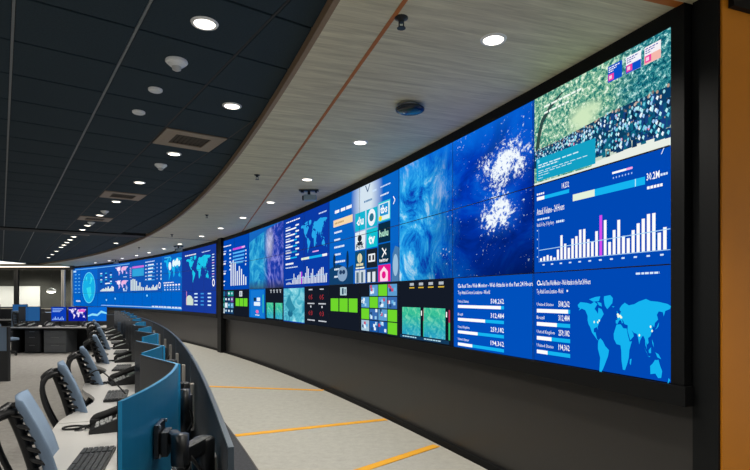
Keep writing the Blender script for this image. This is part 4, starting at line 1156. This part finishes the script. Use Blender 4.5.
# equipment on those desks: copies of phone and keyboard
for (x, y, rz, lb) in ((-9.55, 14.72, 1.2, 'black desk phone left of the monitors on the cross desk'), (-9.05, 14.70, 1.7, 'black desk phone in front of the bar chart monitor'), (-14.6, 19.5, 1.4, 'black desk phone on the farther pale desk')):
    dup(ph0, (x, y, .733), rz, lb)
for (x, y, lb) in ((-8.45, 14.68, 'black keyboard before the world map monitor on the cross desk'), (-13.6, 19.45, 'black keyboard on the farther pale desk')):
    dup(kb0, (x, y, .733), PI / 2, lb)
for (x, y, rz, lb) in ((-9.98, 13.9, .9, 'dark-framed office chair at the left end of the cross desk'), (-14.9, 18.6, 1.3, 'office chair in front of the farther pale desk'), (-12.6, 18.7, 1.9, 'office chair beyond the dim blue monitor at the left')):
    dup(ch0, (x, y, 0), rz, lb)
for (x, y, rz, lb) in ((-8.0, 14.72, 1.9, 'black desk phone before the blue wave monitor on the cross desk'), (-9.78, 14.66, .9, 'black desk phone at the left end of the cross desk'), (-13.0, 19.4, 1.2, 'black desk phone at the right of the farther pale desk'), (-16.2, 19.5, 1.8, 'black desk phone at the left of the farther pale desk')):
    dup(ph0, (x, y, .733), rz, lb)
lit_monitor(-9.98, 15.05, .30, 'narrow dark monitor at the left end of the cross desk', 'off')
for (x, y, rz, lb) in ((-13.8, 21.3, -1.5, 'office chair behind the farther pale desk'), (-10.3, 16.9, -1.2, 'office chair behind the cross desk at its left end')):
    dup(ch0, (x, y, 0), rz, lb)
# privacy panel at the left edge
t = thing('side_partition', 'blue-grey low partition with dark base at the left edge', 'partition', (-7.42, 9.8, 0))
b = MB(); b.box((0, 0, .78), (1.3, .05, .44), bev=.006); b.build('upper_panel', fab, t)
b = MB(); b.box((0, 0, .28), (1.3, .06, .56)); b.build('lower_panel', deskd, t)
b = MB(); b.box((0, 0, 1.005), (1.31, .06, .014)); b.build('cap_rail', GREYM, t)
b = MB(); b.box((.645, 0, .50), (.03, .062, 1.0)); b.build('end_post', deskd, t)

# ------------------------------------------------------------------ glazed back wall and the room behind it
YB = 28.0
X0, X1 = -30.0, -15.9
gl = bpy.data.materials.new('clear_glass'); gl.use_nodes = True
q = gl.node_tree.nodes['Principled BSDF']; q.inputs['Transmission Weight'].default_value = 1; q.inputs['Roughness'].default_value = .02; q.inputs['IOR'].default_value = 1.05; q.inputs['Base Color'].default_value = (.85, .9, .9, 1)
darkf = mat('dark_mullion', '1d2022', .4, .3)
whitef = mat('pale_mullion', 'cfccc4', .5)
b = MB(); b.box(((X0 + X1) / 2, YB, .45), (X1 - X0, .12, .90)); b.box(((X0 + X1) / 2, YB, 3.1), (X1 - X0, .12, .22)); struct('wall_back', b, mat('back_wall_dark', '3a3835', .6))
wins = [(-30, -19.02), (-18.86, -16.52), (-16.42, -16.0)]
for i, (a, c) in enumerate(wins):
    b = MB(); b.box(((a + c) / 2, YB, 1.94), (c - a, .012, 2.08)); o = struct('window_%d' % (i + 1), b, gl)
    for x in ((a, c) if i else (c,)):
        b = MB(); b.box((x, YB, 1.94), (.07, .10, 2.08)); b.build('mullion', darkf if x in (-19.02, -18.86) else whitef, o)
    b = MB(); b.box(((a + c) / 2, YB - .04, .93), (c - a, .06, .05)); b.build('sill', whitef, o)
b = MB(); b.box((-18.94, YB, 1.94), (.14, .08, 2.08)); struct('trim_13', b, darkf)
# the office beyond
b = MB(); b.box((-24, 33.5, 1.6), (26, .1, 3.4)); struct('wall_far', b, mat('far_wall', '4c4b45', .8, 0, .3, 2))
b = MB(); b.box((-24, 31, 3.3), (26, 6, .06)); struct('ceiling_far', b, mat('far_ceiling', '5c5a55', .8))
t = thing('whiteboard', 'wide bright white board on the wall behind the glass', 'whiteboard', (-23.2, 33.40, 1.58))
b = MB(); b.box((0, 0, 0), (4.2, .03, 1.3), bev=.005); b.build('surface', mat('white_gloss', 'f2f0ea', .3), t)
b = MB(); b.box((0, -.02, -.67), (4.2, .08, .03)); b.build('pen_tray', GREYM, t)
t = thing('pendant_lamp', 'round white pendant lamp glowing behind the glass wall', 'pendant lamp', (-18.45, 30.2, 3.27))
b = MB(); b.cyl((0, 0, 0), (0, 0, -1.22), .008, 8); b.build('cord', BLACK, t)
b = MB(); b.lathe([(.05, -1.20), (.20, -1.28), (.235, -1.36), (.23, -1.39)], 24); b.build('shade', WHITEP, t)
b = MB(); b.lathe([(.225, -1.385), (.20, -1.46), (.10, -1.50), (0, -1.51)], 20); b.build('bulb', glow('fff6e4', 6), t)
for x in (-25, -21.5, -18.2): spot((x, 31.6, 3.2), 320, 160)  # added lamps without fittings, to brighten the office behind the glass
# linear lights by the glass wall
def linear(x0, x1, y, z, wd, lab, s=2.2):
    t = thing('linear_light', lab, 'light', ((x0 + x1) / 2, y, z))
    b = MB(); b.box((0, 0, .03), (x1 - x0, wd + .04, .04)); b.build('housing', WHITEP, t)
    b = MB(); b.box((0, 0, .006), (x1 - x0 - .02, wd, .01)); b.build('diffuser', glow('fff0da', s), t)
linear(-25.0, -17.2, 24.9, CEIL - .08, 2.4, 'wide bright linear ceiling light at the far left before the glass', 2.5)
linear(-25.0, -15.9, 27.3, 3.10, .6, 'thin linear light running along the top of the glass wall', 3)
